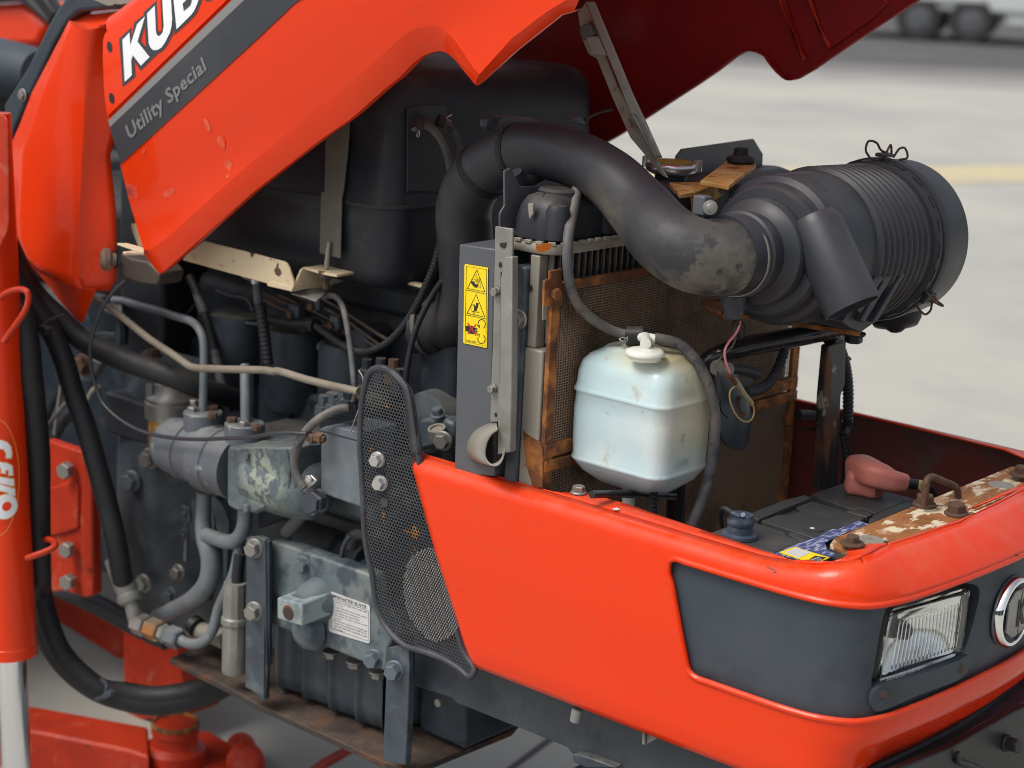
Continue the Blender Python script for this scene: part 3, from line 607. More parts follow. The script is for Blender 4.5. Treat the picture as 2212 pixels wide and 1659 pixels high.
pw = PrintH(lambda x, y: PH(x, y, .0048), (0, 0, 0))
for q in (kp, up_, bp_): pw.poly(q)
pw.build('brand_lettering', white_dec, hood)
pr = PrintH(lambda x, y: PH(x, y, .0055), (0, 0, 0)).poly(pp(c0, '1385,62 1480,-30 1555,-60 1530,50 1510,95 1405,185')); pr.build('letter_counter', dark_dec, hood)
PrintH(lambda x, y: PH(x, y, .0046), (0, 0, 0)).poly(pp(c0, '940,25 1003,-40 1027,470 1018,530 985,550 965,530')).build('letter_gap', red, hood)
pr = PrintH(lambda x, y: PH(x, y, .0023), (0, 0, 0)); o = t(0, 0)
def vec(k, a, c): p, q = k(*a), k(*c); return (q[0]-p[0], q[1]-p[1])
pr.text('Utility Special', o(1118, 1206), vec(o, (1118, 1206), (1785, 600)), vec(o, (1110, 1206), (1072, 1096)), .026, 1.06)
pr.build('model_lettering', txt_grey, hood)
# far wall of the hood
fw_ = pp(t(2, 0), '500,1420 940,1165 1140,1040 1400,870 1640,715 1800,605 1950,490 2020,448 2080,435 2150,448 2212,482') + pp(t(3, 0), '40,540 100,615 160,668 190,685 220,690 280,675 420,595 600,470 900,268 1310,0 1640,-230')
FW = [PY(x, y, -YH) for x, y in fw_]; base = FW[0]-up*.55
FP = [base]+FW+[FW[-1]+nrm*.36, FW[-1]+nrm*.36-up*1.6, base+nrm*.35]
q = cdt([(p.x, p.z) for p in FP], [], .05, .05, lambda x, z: Vector((x, -YH, z)))
q.ribbon(FW, [p+Vector((0, -.012, 0)) for p in FW])
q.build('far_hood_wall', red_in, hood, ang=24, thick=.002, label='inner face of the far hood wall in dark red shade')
# crown seen only from below, so the bay is shaded
cr_ = [Vector((p.x, YH+.03, p.z))+nrm*.028 for p in (TOPR[-1]-up*.1, hoodtop)]
# press ribs inside
for s in ('100,0 170,0 230,260 300,430 345,512 330,530 300,470 240,330', '345,0 400,0 470,240 565,395 545,430 500,350 430,200'):
    P = [PY(*t(3, 0)(*[float(c) for c in k.split(',')]), -YH-.002) for k in s.split()]
    P = [P[0]+nrm*.05, P[1]+nrm*.05]+P[2:]
    plate('hood_rib', P, (0, -.009, 0), red_old, hood, .003)
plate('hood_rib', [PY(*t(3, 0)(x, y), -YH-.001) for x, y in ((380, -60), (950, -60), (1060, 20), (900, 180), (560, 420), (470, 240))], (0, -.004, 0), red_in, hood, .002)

# pale patches painted in as reflections on the hood
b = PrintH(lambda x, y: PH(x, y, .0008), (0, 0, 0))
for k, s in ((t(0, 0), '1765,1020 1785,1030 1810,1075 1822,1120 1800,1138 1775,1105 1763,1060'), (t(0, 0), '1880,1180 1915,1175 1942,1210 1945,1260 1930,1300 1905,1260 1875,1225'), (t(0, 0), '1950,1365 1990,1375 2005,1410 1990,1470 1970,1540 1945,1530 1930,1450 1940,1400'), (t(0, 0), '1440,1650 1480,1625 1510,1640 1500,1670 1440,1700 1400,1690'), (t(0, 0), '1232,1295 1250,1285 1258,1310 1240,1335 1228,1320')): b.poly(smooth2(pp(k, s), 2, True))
b.build('reflection_patch', mat('faded_scuff', (.74, .13, .07), .5, spots=[((.76, .05, .01), 70, .42, .60, .9)]), hood, kind='stuff')  # pale colour stands for reflections, not scuffed paint

toS = lambda x, y: surf(*SZ(x, y), .0022)
for k, s in ((t(3, 2), '1295,1440 1325,1438 1355,1468 1335,1472 1310,1452'), (t(3, 2), '2130,1468 2150,1465 2152,1480 2138,1486'), (cE, '160,1185 215,1190 300,1245 330,1265 280,1262 215,1215'), (cE, '290,1310 330,1288 362,1290 345,1310 305,1328'), (t(3, 3), '690,640 720,650 735,680 722,690'), (t(2, 3), '1800,962 1815,968 1812,976 1798,972'), (t(1, 3), '1765,118 1775,120 1772,130'), (t(1, 3), '1822,622 1832,626 1828,634'), (t(3, 3), '355,960 400,985 455,1015 430,1018 380,995'), (t(3, 3), '205,1058 222,1070 218,1080 203,1068')):
    MB().prism([toS(*p) for p in pp(k, s)], (0, -.0002, 0)).build('paint_chip', dark_dec, cowl, smooth=False)
MB().prism([PZT(*p)+Vector((0, 0, .003)) for p in pp(t(2, 2), '870,1095 905,1088 935,1105 910,1112 880,1110')], (0, 0, .0003)).build('paint_chip', labelw, cowl, smooth=False)
# ---------------------------------------------------------------- radiator
Yv = Vector((0, 1, 0)); Zv = Vector((0, 0, 1)); Xv = Vector((1, 0, 0))
core = MB().box((-.05, -.283, .60), (-.017, .300, 1.172)).build('radiator_core', corem, TR, label='dusty radiator core behind a rusty wire screen')
b = MB()
y = -.283
while y < .296: b.box((-.018, y, 1.05), (-.009, y+.0028, 1.176)); y += .0130
b.build('radiator_tube', finm, core, smooth=False, kind='stuff')
b = MB(); y = -.283+.0028
while y < .285:
    k = 0; z = 1.06
    pts = []
    while z < 1.174: pts.append((y if k % 2 else y+.0102, z)); z += .0021; k += 1
    b.ribbon([Vector((-.016, p[0], p[1])) for p in pts], [Vector((-.0105, p[0], p[1])) for p in pts]); y += .0130
b.build('radiator_fin', finm, core, smooth=False, kind='stuff', fix=False)
# top tank of black plastic with a crimped flange
b = MB(); n = 40; rows = []
def rrect(x0, x1, y0, y1, r, k=5):
    o = []
    for cx, cy, a0 in ((x1-r, y1-r, 0), (x0+r, y1-r, 90), (x0+r, y0+r, 180), (x1-r, y0+r, 270)):
        for i in range(k+1): a = R(a0+90*i/k); o.append((cx+r*math.cos(a), cy+r*math.sin(a)))
    return o
for z, e in ((1.184, 0), (1.205, .0005), (1.224, .004), (1.235, .010), (1.240, .020)):
    q = [Vector((x, yy, z)) for x, yy in rrect(-.082+e, -.004-e, -.292+e*1.3, .296-e*1.3, .026-e*.3)]; rows.append(q+q[:1])
b.grid(rows); b.add(rows[-1][:-1], [tuple(range(len(rows[-1])-1))])
tank = b.build('radiator_tank', plastic_d, TR, ang=50)
for yy in [-.275+.098*i for i in range(6)]: MB().lathe((-.012, yy, 1.186), (0, 0, 1), [(0, .017), (.036, .0155), (.043, .012), (.045, 0)], 16).build('tank_rib', plastic_d, tank, ang=50)
MB().lathe((-.043, -.235, 1.236), (0, 0, 1), [(0, .03), (.006, .029), (.009, .025), (.009, 0)], 24).build('tank_boss', plastic_d, tank)
MB().prism([PY(*t(2, 1)(x, y), -.297) for x, y in ((135, 100), (180, 98), (180, 190), (160, 220), (150, 240), (140, 190))], (0, .004, 0)).build('tank_clip', beige, tank, bevel=.001)
q = [Vector((x, yy, 0)) for x, yy in rrect(-.089, .004, -.300, .303, .028, 6)]; q = q+q[:1]
rows = [[Vector((p.x, p.y, z))+Vector((p.x+.042, p.y, 0)).normalized()*e for p in q] for z, e in ((1.168, -.006), (1.168, .0), (1.171, .002), (1.178, .002), (1.181, .0), (1.181, -.010))]
fl_ = MB().grid(rows).build('tank_flange', beige, tank, ang=50); b = MB()
L = resample(spline(q, .004) if False else [p for p in q], .0170)
for a, c in zip(L, L[1:]):
    e = (c-a)*.30; m_ = (a+c)/2; o = Vector((m_.x+.042, m_.y*.2, 0)).normalized(); d = Vector((-e.y, e.x, 0)).normalized()*.004
    b.prism([m_-e+d*.6+Vector((0, 0, 1.180)), m_+e+d*.6+Vector((0, 0, 1.180)), m_+e-d*.9+Vector((0, 0, 1.180)), m_-e-d*.9+Vector((0, 0, 1.180))], (0, 0, .0045))
b.build('flange_tab', beige, tank, bevel=.0008, kind='stuff')
p = PX(*t(2, 1)(265, 480), .006); MB().prism([p+Vector((.0016, dy, dz)) for dy, dz in ((-.016, .004), (.004, .006), (.016, .003), (.014, -.003), (.0, -.006), (-.014, -.003))], (.0005, 0, 0)).build('paint_smudge', orange_dec, tank, smooth=False)
# woven screen in a rusty frame
scr = MB()
for lo, hi in (((-.001, -.300, .62), (.006, -.283, 1.133)), ((-.001, .285, .62), (.006, .303, 1.133)), ((-.0015, -.2995, 1.122), (.0075, .3025, 1.1335)), ((-.0015, -.2995, .903), (.0075, .3025, .921)), ((-.001, -.2995, .884), (.0085, .3025, .899)), ((-.0015, -.2995, .60), (.0075, .3025, .62))): scr.box(lo, hi)
sf = scr.build('screen_frame', rust, TR, bevel=.0012, label='rusty frame with woven wire screen in front of the radiator')
b = MB(); y = -.283; i = 0
while y < .286: b.box((.0005, y, .62), (.0016, y+.0013, 1.124)); y += .0050; i += 1
z = .62
while z < 1.123: b.box((.0011, -.284, z), (.0022, .286, z+.0012)); z += .0036
b.build('wire_mesh', meshm, sf, smooth=False, kind='stuff')
tab = onX(t(2, 1), '283,765 330,748 330,685 435,662 440,980 370,985 278,990', .010)
plate('screen_tab', tab, (-.004, 0, 0), rust, sf, .001); p = PX(*t(2, 1)(368, 882), .0105); bolt('tab_bolt', p, (1, 0, 0), .0075, rust, sf, washer=0)
# near-side cheek panels
side = onY(t(1, 1), '1755,450 2066,492 2050,1000 2040,1659', -.315)+onY(t(1, 2), '2060,300 2060,800 1712,780', -.315)
ck = plate('radiator_side_panel', side, (0, .26, 0), greysteel, TR, .0022, label='dark grey radiator side panel with a yellow warning label')
zb = onY(t(1, 1), '2065,295 2215,318 2212,640 2114,700 2108,1659', -.324)+onY(t(1, 2), '2094,330 2020,330 2030,0', -.324)+onY(t(1, 1), '2045,1300 2052,900', -.324)
br = plate('slotted_bracket', zb, (0, .004, 0), zinc, TR, .0012, label='pale zinc bracket with slots beside the warning label')
plate('bracket_channel', onY(t(1, 1), '2150,560 2214,560 2208,1659', -.336)+onY(t(1, 2), '2196,590 2085,612 2094,0', -.336)+onY(t(1, 1), '2106,1659 2112,760', -.336), (0, .012, 0), zinc, br, .002)
for s in ('2108,440 2165,436 2150,486 2120,478 2106,465', '2100,610 2118,603 2122,640 2108,655 2098,640'): plate('slot', onY(t(1, 1), s, -.3249), (0, -.0005, 0), black_dec, br, 0, smooth=False)
plate('slot', onY(t(1, 2), '2060,255 2075,245 2080,275 2065,285', -.3249), (0, -.0005, 0), black_dec, br, 0, smooth=False)
for k, x, y, w in ((t(1, 1), 2078, 862, 16), (t(1, 2), 2050, 40, 15)): p = PY(*k(x, y), -.326); bolt('bracket_bolt', p, (0, -1, 0), mpx(w*.55, p), boltm, br, 1.3, washer=1.2)
bk = LY(t(1, 2), '2080,330 1985,355 1900,405 1845,480 1826,560 1836,620 1880,655 1960,685 2040,706 2100,690 2140,620', -.318); ft = LY(t(1, 2), '2088,395 2040,430 2000,490 1982,560 1980,620 2000,670 2040,702 2085,702 2120,670 2140,620 2150,560', -.350)
MB().ribbon(spline(bk, .004)[:60], spline(ft, .004)[:60]).build('hose_clip', beige, br, thick=.0022, ang=60) if False else MB().ribbon(rs(spline(bk, .003), 44), rs(spline(ft, .003), 44)).build('hose_clip', beige, br, thick=.0022, ang=60)
# pillar
x0 = PY(*t(2, 1)(20, 540), -.306).x; x1 = PY(*t(2, 1)(135, 560), -.306).x
MB().box((x0, -.308, .62), (x1, -.26, 1.150)).build('side_post', bluesteel, TR, bevel=.004)
xa = PY(*t(2, 1)(128, 930), -.302).x
pil = MB().box((xa, -.303, .62), (-.003, -.27, 1.045)).build('radiator_pillar', beige, TR, bevel=.003)
MB().box((xa+.001, -.300, 1.045), (-.018, -.268, 1.166)).build('upper_pillar', beige, pil, bevel=.002)
plate('pillar_tab', onX(t(2, 1), '262,800 270,760 345,990 362,1085 255,1108', -.0025), (.0025, 0, 0), beige, pil, .001)
plate('rust_patch', onY(t(2, 2), '90,395 130,430 240,500 262,560 262,900 175,880 120,700', -.3032), (0, .003, 0), rust, pil, .0006)
plate('rust_patch', onX(t(2, 2), '258,560 330,585 318,905 256,900', -.0028), (-.003, 0, 0), rust, pil, .0006)
p = PY(*t(2, 1)(66, 1098), -.309); bolt('post_bolt', p, (0, -1, 0), mpx(15, p), boltm, pil, 1.1)
p = PY(*t(2, 1)(155, 830), -.3012); MB().lathe(p, (0, -1, 0), [(0, .0045), (.0006, .0045)], 14).build('drilled_hole', black_dec, pil)
# warning label
toW = lambda x, y: PY(*cW(x, y), -.3158)
lab = Print(toW, (0, -.0006, 0)).poly([cW_ for cW_ in [(float(x), float(y)) for x, y in (q.split(',') for q in '170,137 540,195 556,212 540,1550 522,1568 145,1488 134,1470 155,152'.split())]]).build('warning_label', yellow, TR, label='yellow fan and belt warning label')
toW2 = lambda x, y: PY(*cW(x, y), -.3166)
pb = Print(toW2, (0, -.0003, 0))
for tr in ([(360, 235), (500, 612), (200, 552)], [(350, 655), (495, 1040), (195, 975)]): pb.line(tr, 11, True)
pb.line([(176, 575), (528, 652)], 5); pb.line([(168, 1000), (520, 1072)], 5); pb.line([(182, 170), (530, 232), (516, 1535), (160, 1462)], 4, True)
pb.poly([(262, 450), (278, 425), (330, 458), (330, 500), (300, 505), (270, 470)]); pb.poly([(320, 500), (345, 480), (382, 485), (380, 520), (345, 545)]); pb.line([(300, 500), (330, 535)], 12)
pb.poly([(350, 800), (390, 805), (378, 870), (350, 940), (312, 930), (318, 880), (302, 820), (318, 825), (330, 860), (348, 850)]); pb.line([(275, 940), (320, 945)], 9); pb.line([(310, 950), (315, 1000)], 9)
pb.poly([(172, 1195), (210, 1185), (290, 1195), (330, 1240), (330, 1335), (225, 1320), (205, 1285), (174, 1278)])
for y in (1228, 1252, 1278, 1304): pb.line([(300, y), (370, y+14)], 13)
def arc(cx, cy, rx, ry, a0, a1, n=18): return [(cx+rx*math.cos(R(a0+(a1-a0)*i/n)), cy+ry*math.sin(R(a0+(a1-a0)*i/n))) for i in range(n+1)]
pb.line(arc(443, 1162, 62, 80, 150, 420), 9); pb.line([(370, 1185), (410, 1225), (402, 1175)], 9)
pb.line(arc(440, 1420, 62, 75, -60, 205), 9); pb.line([(365, 1352), (405, 1335), (398, 1385)], 9)
pb.text('32751-49581', (180, 1455), (172, 30), (-2, -28), .01); pb.build('warning_pictogram', black_dec, lab)
pg = Print(toW2, (0, -.0003, 0)); pg.line(arc(378, 428, 24, 32, 0, 360), 6); pg.line(arc(378, 428, 12, 15, 0, 360), 5)
for q in ([(325, 330), (352, 312), (375, 375), (350, 390)], [(290, 400), (340, 400), (345, 440), (295, 430)], [(395, 470), (430, 480), (425, 545), (395, 530)], [(400, 375), (428, 385), (430, 450), (408, 440)]): pg.line(q, 4, True)
pg.line(arc(300, 890, 42, 60, 60, 300), 6); pg.line([(300, 945), (405, 960)], 10); pg.build('fan_pictogram', gold, lab)
pr = Print(lambda x, y: PY(*cW(x, y), -.3171), (0, -.0003, 0)); pr.line([(205, 1140), (345, 1350)], 17); pr.line([(345, 1168), (205, 1325)], 17); pr.build('red_cross', red_dec, lab)

# ---------------------------------------------------------------- filler cap, prop, brackets above the radiator
c = PX(*t(2, 0)(1385, 1385), -.04); c.z -= .002
rcap = MB().lathe(c-Zv*.036, Zv, [(0, .022), (.03, .024), (.031, .027)], 30).build('filler_neck', plastic, TR)
MB().lathe(c-Zv*.004, Zv, [(-.012, .030), (-.008, .036), (.0, .037), (.003, .035), (.004, .030), (.004, 0)], 40).build('filler_cap', silver, rcap, ang=50)
MB().lathe(c+Zv*.0002, Zv, [(0, .028), (.001, .028), (.0015, .0)], 30).build('cap_print', gold, rcap)
for a in (20, 200): MB().lathe(c+Vector((math.cos(R(a))*.036, math.sin(R(a))*.036, -.010)), Zv, [(0, .007), (.014, .007), (.015, .005)], 12).build('cap_ear', silver, rcap)
plate('deflector_plate', onX(t(2, 0), '1430,1345 1475,1288 2090,1200 2170,1330 2165,1445 2000,1480 1500,1560 1380,1520', -.06), (-.004, 0, 0), greysteel, TR, .001, label='dark grey plate standing behind the filler cap')
plate('hose_support_plate', onX(cH, '855,690 920,652 960,690 1050,880 1690,870 1680,1000 1050,1400 800,1400 800,1215 860,1115', -.088), (-.003, 0, 0), greysteel, TR, .001)
pz = lambda s, z: [PZ(*cG(*[float(e) for e in q.split(',')]), z) for q in s.split()]
ob = plate('rusty_bracket', pz('650,568 930,358 1250,378 1255,395 960,622', 1.262), (0, 0, -.006), rustyel, TR, .001, label='rusty ochre bracket with a black rubber buffer')
plate('bracket_arm', pz('310,588 748,580 745,640 600,690 430,715', 1.246), (0, 0, -.006), rustyel, ob, .001)
plate('bracket_web', [PX(*cG(x, y), .02) for x, y in ((565, 700), (760, 600), (940, 610), (945, 690), (800, 790), (640, 900), (585, 900))], (-.005, 0, 0), rustyel, ob, .001)
c = PZ(*cG(1088, 378), 1.2625); MB().lathe(c, Zv, [(0, .0175), (.003, .0205), (.008, .020), (.011, .013), (.012, .011), (.020, .0105), (.021, .0085), (.016, .006), (.014, 0)], 30).build('rubber_buffer', rubber, ob, ang=50)
# prop
pa = onY(t(2, 0), '560,60 640,0 700,14 1275,1342 1240,1372 1330,1520 1345,1570 1310,1530 720,480 640,440 610,340 612,220', -.10)
prop = plate('hood_prop', onY(t(2, 0), '565,110 640,14 745,310 800,480 905,740 1045,990 1240,1365 1345,1540 1300,1520 1020,1190 880,880 730,505 660,470 610,350', -.10), (0, .003, 0), beige, TR, .001, label='folded grey steel prop holding the hood open')
pa = onY(t(2, 0), '636,14 690,12 708,24 1010,750 1030,800 1140,1035 1277,1340 1240,1368 1085,1010 1068,992 1035,985 880,600', -.112)
MB().prism(pa, (0, .004, 0)).build('prop_flange', zinc, prop, bevel=.001)
A0 = LY(t(2, 0), '636,16 1035,985 1240,1368', -.112); MB().ribbon(A0, [p+Yv*.014 for p in A0]).build('prop_fold', zinc, prop, thick=.002)
plate('prop_tab', onY(t(2, 0), '632,318 740,312 805,465 800,480 690,476 660,400', -.1135), (0, .012, 0), zinc, prop, .0012)
p = PY(*t(2, 0)(668, 275), -.104); MB().lathe(p, (0, -1, 0), [(0, .011), (.006, .011), (.008, .009), (.008, 0)], 20).build('prop_pin', greysteel, prop)

# ---------------------------------------------------------------- air cleaner
A = Vector((.200, -.148, 1.187)); B_ = Vector((.200, .235, 1.172)); ax = (B_-A).normalized()
prof = [(-.062, .050), (-.030, .0505), (-.028, .054), (-.018, .054), (-.016, .051), (-.004, .051), (.004, .058), (.008, .066), (.012, .068), (.020, .068), (.024, .064), (.026, .080), (.032, .084), (.040, .084), (.046, .087), (.050, .0945), (.056, .0965), (.136, .0985)]
h = .140
for i in range(9): prof += [(h, .0975), (h+.002, .0985), (h+.0055, .1040), (h+.0085, .1045), (h+.0115, .1000), (h+.0130, .0975)]; h += .0146
prof += [(h, .100), (h+.012, .101), (h+.014, .108), (h+.022, .109), (h+.024, .106), (h+.030, .106)]
ac = MB().lathe(A, ax, prof, 72).build('air_cleaner', plastic, TR, ang=28, label='ribbed black air cleaner canister across the nose')
h2 = h+.024; cap = MB().lathe(A+ax*h2, ax, [(0, .104), (.002, .1115), (.010, .1125), (.014, .110), (.072, .108), (.081, .103), (.085, .09), (.086, 0)], 72).build('end_cap', plastic, ac, ang=30)
e1 = Zv-ax*Zv.dot(ax); e1.normalize(); e2 = ax.cross(e1)
def on_can(hh, r, a): return A+ax*hh+e1*(math.cos(R(a))*r)+e2*(math.sin(R(a))*r)
b = MB()
for a in range(0, 360, 18):
    c = on_can(h2-.008, .1085, a); d = (on_can(h2, .2, a)-on_can(h2, .1, a)).normalized(); tt = ax.cross(d)
    b.prism([c-tt*.009-ax*.0025, c+tt*.009-ax*.0025, c+tt*.009+ax*.0025, c-tt*.009+ax*.0025], d*.0012)
b.build('flange_slot', black_dec, ac, smooth=False)
b = MB()
for i, (a, hh, r0, r1) in enumerate(((-45, .028, .060, .083), (-100, .004, .048, .060), (20, .012, .05, .064))):
    c0_, c1_ = on_can(hh, r0, a), on_can(hh, r1, a); b.tube([c0_, c1_], .0018, 8, smooth=False)
b.build('moulding_rib', plastic, ac)
def clip(a, nm):
    W_ = lambda dh, dr, da: on_can(h2+dh, .110+dr, a+da)
    b = MB(); b.tube([W_(-.016, .002, -6), W_(-.024, .012, -7), W_(-.022, .024, -6), W_(-.008, .022, -4), W_(.002, .012, -3), W_(.012, .008, 0)], .0016, 8, .003)
    b.tube([W_(-.012, .0, 6), W_(-.016, .012, 6), W_(-.012, .022, 6), W_(.0, .020, 4), W_(.012, .010, 2), W_(.018, .006, 0)], .0016, 8, .003)
    b.tube([W_(.016, .004, 3), W_(.030, .016, 3), W_(.040, .016, 4), W_(.044, .004, 6), W_(.034, .000, 3)], .0016, 8, .003)
    o = b.build('wire_clip', boltr, ac); q = MB().prism([W_(-.010, .004, -4), W_(.014, .004, -4), W_(.014, .004, 4), W_(-.010, .004, 4)], (W_(0, .02, 0)-W_(0, 0, 0))*.25); q.build('clip_latch', plastic, ac, bevel=.001)
clip(2, 'a'); clip(245, 'b'); clip(125, 'c')
# inlet, saddle, valve
i0 = PX(*t(3, 1)(400, 240), .262); i1 = PX(*t(3, 1)(728, 1012), .345); _a, _c = t(3, 1)(400, 240), t(3, 1)(728, 1012); dr = (_r*(_c[0]-_a[0])-_u*(_c[1]-_a[1])).normalized(); dr = (dr-_v*.16).normalized(); i1 = i0+dr*mpx(math.hypot(_c[0]-_a[0], _c[1]-_a[1]), i0); nI = (PX(*t(3, 1)(950, 890), .37)-PX(*t(3, 1)(505, 1140), .33)).normalized()
inl = MB().lathe(i0-dr*.004+_v*.012, dr, [(0, .030), (.012, .036), ((i1-i0).length+.004, .0365), ((i1-i0).length+.004, .0340), (.02, .033), (.02, 0)], 40, cap=False).build('inlet_snout', plastic, ac, ang=40)
sd_ = lambda s, X: onX(t(3, 1), s, X)
sad = plate('saddle', sd_('915,655 1190,598 1110,780 1010,960 935,1120 800,1215 690,1165 640,1120 900,760', .290), (-.05, 0, 0), plastic, ac, .0012)
for s in ('1030,720 1070,735 835,1130 800,1110', '1165,690 1185,715 945,1120 905,1128', '960,700 1000,745 800,1050 770,1020'): plate('saddle_rib', sd_(s, .300), (-.012, 0, 0), plastic, ac, .001)
v0 = PX(*t(3, 1)(1090, 900), .19); vd = (PX(*t(3, 1)(1100, 1085), .20)-v0).normalized()
MB().lathe(v0-vd*.02, vd, [(0, .030), (.025, .031), (.040, .036), (.052, .037), (.062, .031), (.066, .016), (.072, .008), (.074, 0)], 30).build('dust_valve', rubber, ac, ang=50)
c = PX(*cF(742, 15), .185); sen = MB().lathe(c+Zv*.006, -Zv, [(0, .0145), (.005, .0145), (.0055, .0156), (.020, .0156), (.021, .0138), (.026, .013), (.035, .0095), (.036, 0)], 30).build('vacuum_switch', charcoal, ac, ang=40)
# hose over the radiator
HP_ = [PX(x, y, X) for x, y, X in ((1602, 551, .2), (1560, 556, .2), (1500, 551, .18), (1440, 517, .14), (1385, 455, .08), (1320, 387, .02), (1240, 342, -.05), (1150, 325, -.12), (1080, 345, -.18), (1030, 385, -.22), (1003, 445, -.25), (1005, 530, -.26), (1005, 620, -.27), (985, 685, -.29), (945, 700, -.33))]
wid = [165, 166, 160, 150, 136, 126, 122, 122, 122, 122, 122, 122, 116, 112, 112]
SP = spline(HP_, .006); n_ = len(HP_)
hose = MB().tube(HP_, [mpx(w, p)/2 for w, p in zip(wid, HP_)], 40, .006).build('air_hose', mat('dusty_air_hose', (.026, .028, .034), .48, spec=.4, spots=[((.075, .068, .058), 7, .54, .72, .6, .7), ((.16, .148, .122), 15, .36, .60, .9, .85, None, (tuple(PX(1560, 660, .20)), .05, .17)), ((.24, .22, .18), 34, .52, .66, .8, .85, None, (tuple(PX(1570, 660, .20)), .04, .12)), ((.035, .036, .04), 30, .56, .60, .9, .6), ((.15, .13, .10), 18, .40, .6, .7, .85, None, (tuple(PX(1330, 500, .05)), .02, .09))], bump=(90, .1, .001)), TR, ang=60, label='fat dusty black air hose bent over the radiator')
def band(pts, i, r, w, m, nm, teeth=False):
    c = pts[i]; d = (pts[min(i+2, len(pts)-1)]-pts[max(i-2, 0)]).normalized()
    o = MB().lathe(c-d*w/2, d, [(0, r), (0, r+.0012), (w, r+.0012), (w, r)], 48, cap=False).build(nm, m, hose, ang=40)
    if teeth:
        b = MB(); q = (Zv-d*Zv.dot(d)).normalized(); q2 = d.cross(q)
        for k in range(64):
            a = 2*math.pi*k/64; e = q*math.cos(a)+q2*math.sin(a); f_ = d.cross(e); p0 = c+e*(r+.001)
            b.prism([p0-f_*.0012-d*w*.35, p0+f_*.0012-d*w*.35, p0+f_*.0012+d*w*.35, p0-f_*.0012+d*w*.35], e*.0012)
        b.build('band_tooth', m, hose, smooth=False, kind='stuff')
    return o
def near_i(p): return min(range(len(SP)), key=lambda i: (SP[i]-p).length)
ia = near_i(PX(1120, 330, -.145)); ib = near_i(PX(1046, 368, -.21))
band(SP, ia, mpx(123, SP[ia])/2, .011, rubber, 'tie_band', True); band(SP, ib, mpx(123, SP[ib])/2, .011, rubber, 'tie_band', True)
b = MB(); c = SP[ib-2]; b.tube([PX(*t(1, 0)(2110, 1010), -.2), PX(*t(1, 0)(2060, 1120), -.2), PX(*t(1, 0)(2010, 1190), -.2)], .0022, 8); b.build('tie_tail', rubber, hose)
plate('tie_lock', [PX(*t(1, 0)(x, y), -.205) for x, y in ((2000, 1030), (2070, 995), (2115, 1050), (2085, 1100), (2040, 1130), (1990, 1100))], (-.01, 0, 0), charcoal, hose, .002)
c = SP[ia]+Vector((0, 0, mpx(62, SP[ia]))); pipe('tie_tail', [PX(*t(2, 0)(x, y), -.14) for x, y in ((630, 1035), (720, 985), (870, 945))], 5, rubber, hose); plate('tie_lock', [PX(*t(2, 0)(x, y), -.14) for x, y in ((510, 1048), (580, 1000), (605, 1005), (640, 1068))], (-.012, 0, 0), bluegrey, hose, .002)
for ii, w_ in ((1, .006), (3, .006)):
    band(SP, ii, mpx(167, SP[ii])/2+.0016, .004, beige, 'wire_clamp')
p = PX(*cG(745, 850), .19); MB().lathe(p-Vector((-.004, .004, 0)), (.75, -.65, .1), [(0, .009), (.003, .009), (.004, .0055), (.007, .0055), (.008, .004), (.008, 0)], 16).build('clamp_screw', boltm, hose); MB().box(tuple(p+Vector((-.022, -.004, -.012))), tuple(p+Vector((-.004, .012, .012)))).build('clamp_lug', greysteel, hose, bevel=.002)
pipe('moulded_neck', [PX(*cH(x, y), -.10) for x, y in ((1000, 700), (1060, 800), (1150, 820), (1300, 760))], [26, 30, 26], rubber_d, hose)
pipe('breather_hose', [PX(*cH(x, y), -.24) for x, y in ((600, 110), (700, 70), (860, 62), (1020, 75), (1180, 95), (1300, 150))], 22, rubber_g, TR)
# ---------------------------------------------------------------- coolant bottle
bz0, bz1 = .868, 1.046
b = MB(); rows = []
def rrow(z, e, r, bulge=0): return [Vector((x, y, z)) for x, y in rrect(.004+e-bulge, .157-e+bulge, -.253+e-bulge, -.138-e+bulge, r, 6)]
for z, e, r, bu in ((.866, .045, .02, 0), (.868, .022, .03, 0), (.873, .018, .023, 0), (.882, .008, .023, 0), (.892, .002, .023, 0), (.8955, .001, .023, .0012), (.898, .0005, .023, .0024), (.9005, 0, .023, .0012), (.904, 0, .022, 0), (.93, -.001, .022, 0), (.965, -.001, .022, 0), (.986, 0, .022, 0), (.9885, 0, .022, .0012), (.991, 0, .022, .0024), (.9935, 0, .022, .0012), (.997, 0, .022, 0), (1.015, .001, .023, 0), (1.028, .004, .023, 0), (1.037, .011, .023, 0), (1.043, .021, .023, 0), (1.047, .023, .03, 0), (1.0495, .047, .01, 0)):
    q = rrow(z, e, r, bu); rows.append(q+q[:1])
b.grid(rows); b.add(rows[0][:-1], [tuple(range(len(rows[0])-1))]); b.add(rows[-1][:-1], [tuple(range(len(rows[-1])-1))])
bt = b.build('coolant_bottle', bottle, TR, ang=70, label='milky white plastic coolant bottle in front of the radiator')
c = PZ(*t(2, 1)(1148, 1430), 1.0495); c = Vector((c.x, c.y, 1.047))
cp = MB().lathe(c, Zv, [(0, .0205), (.005, .0205), (.0055, .0240), (.007, .0248), (.011, .0240), (.013, .0205), (.014, .009), (.0142, 0)], 40).build('bottle_cap', capm, bt, ang=50)
pa, pb_ = PX(*t(2, 1)(1060, 1240), .068), PX(*t(2, 1)(1260, 1278), .107)
MB().tube([pa, pa.lerp(pb_, .5), pb_], .0068, 16, .004).build('cap_spout', capm, bt); MB().tube([c+Zv*.02, pa.lerp(pb_, .5)], .0072, 16, .004).build('cap_stem', capm, bt)
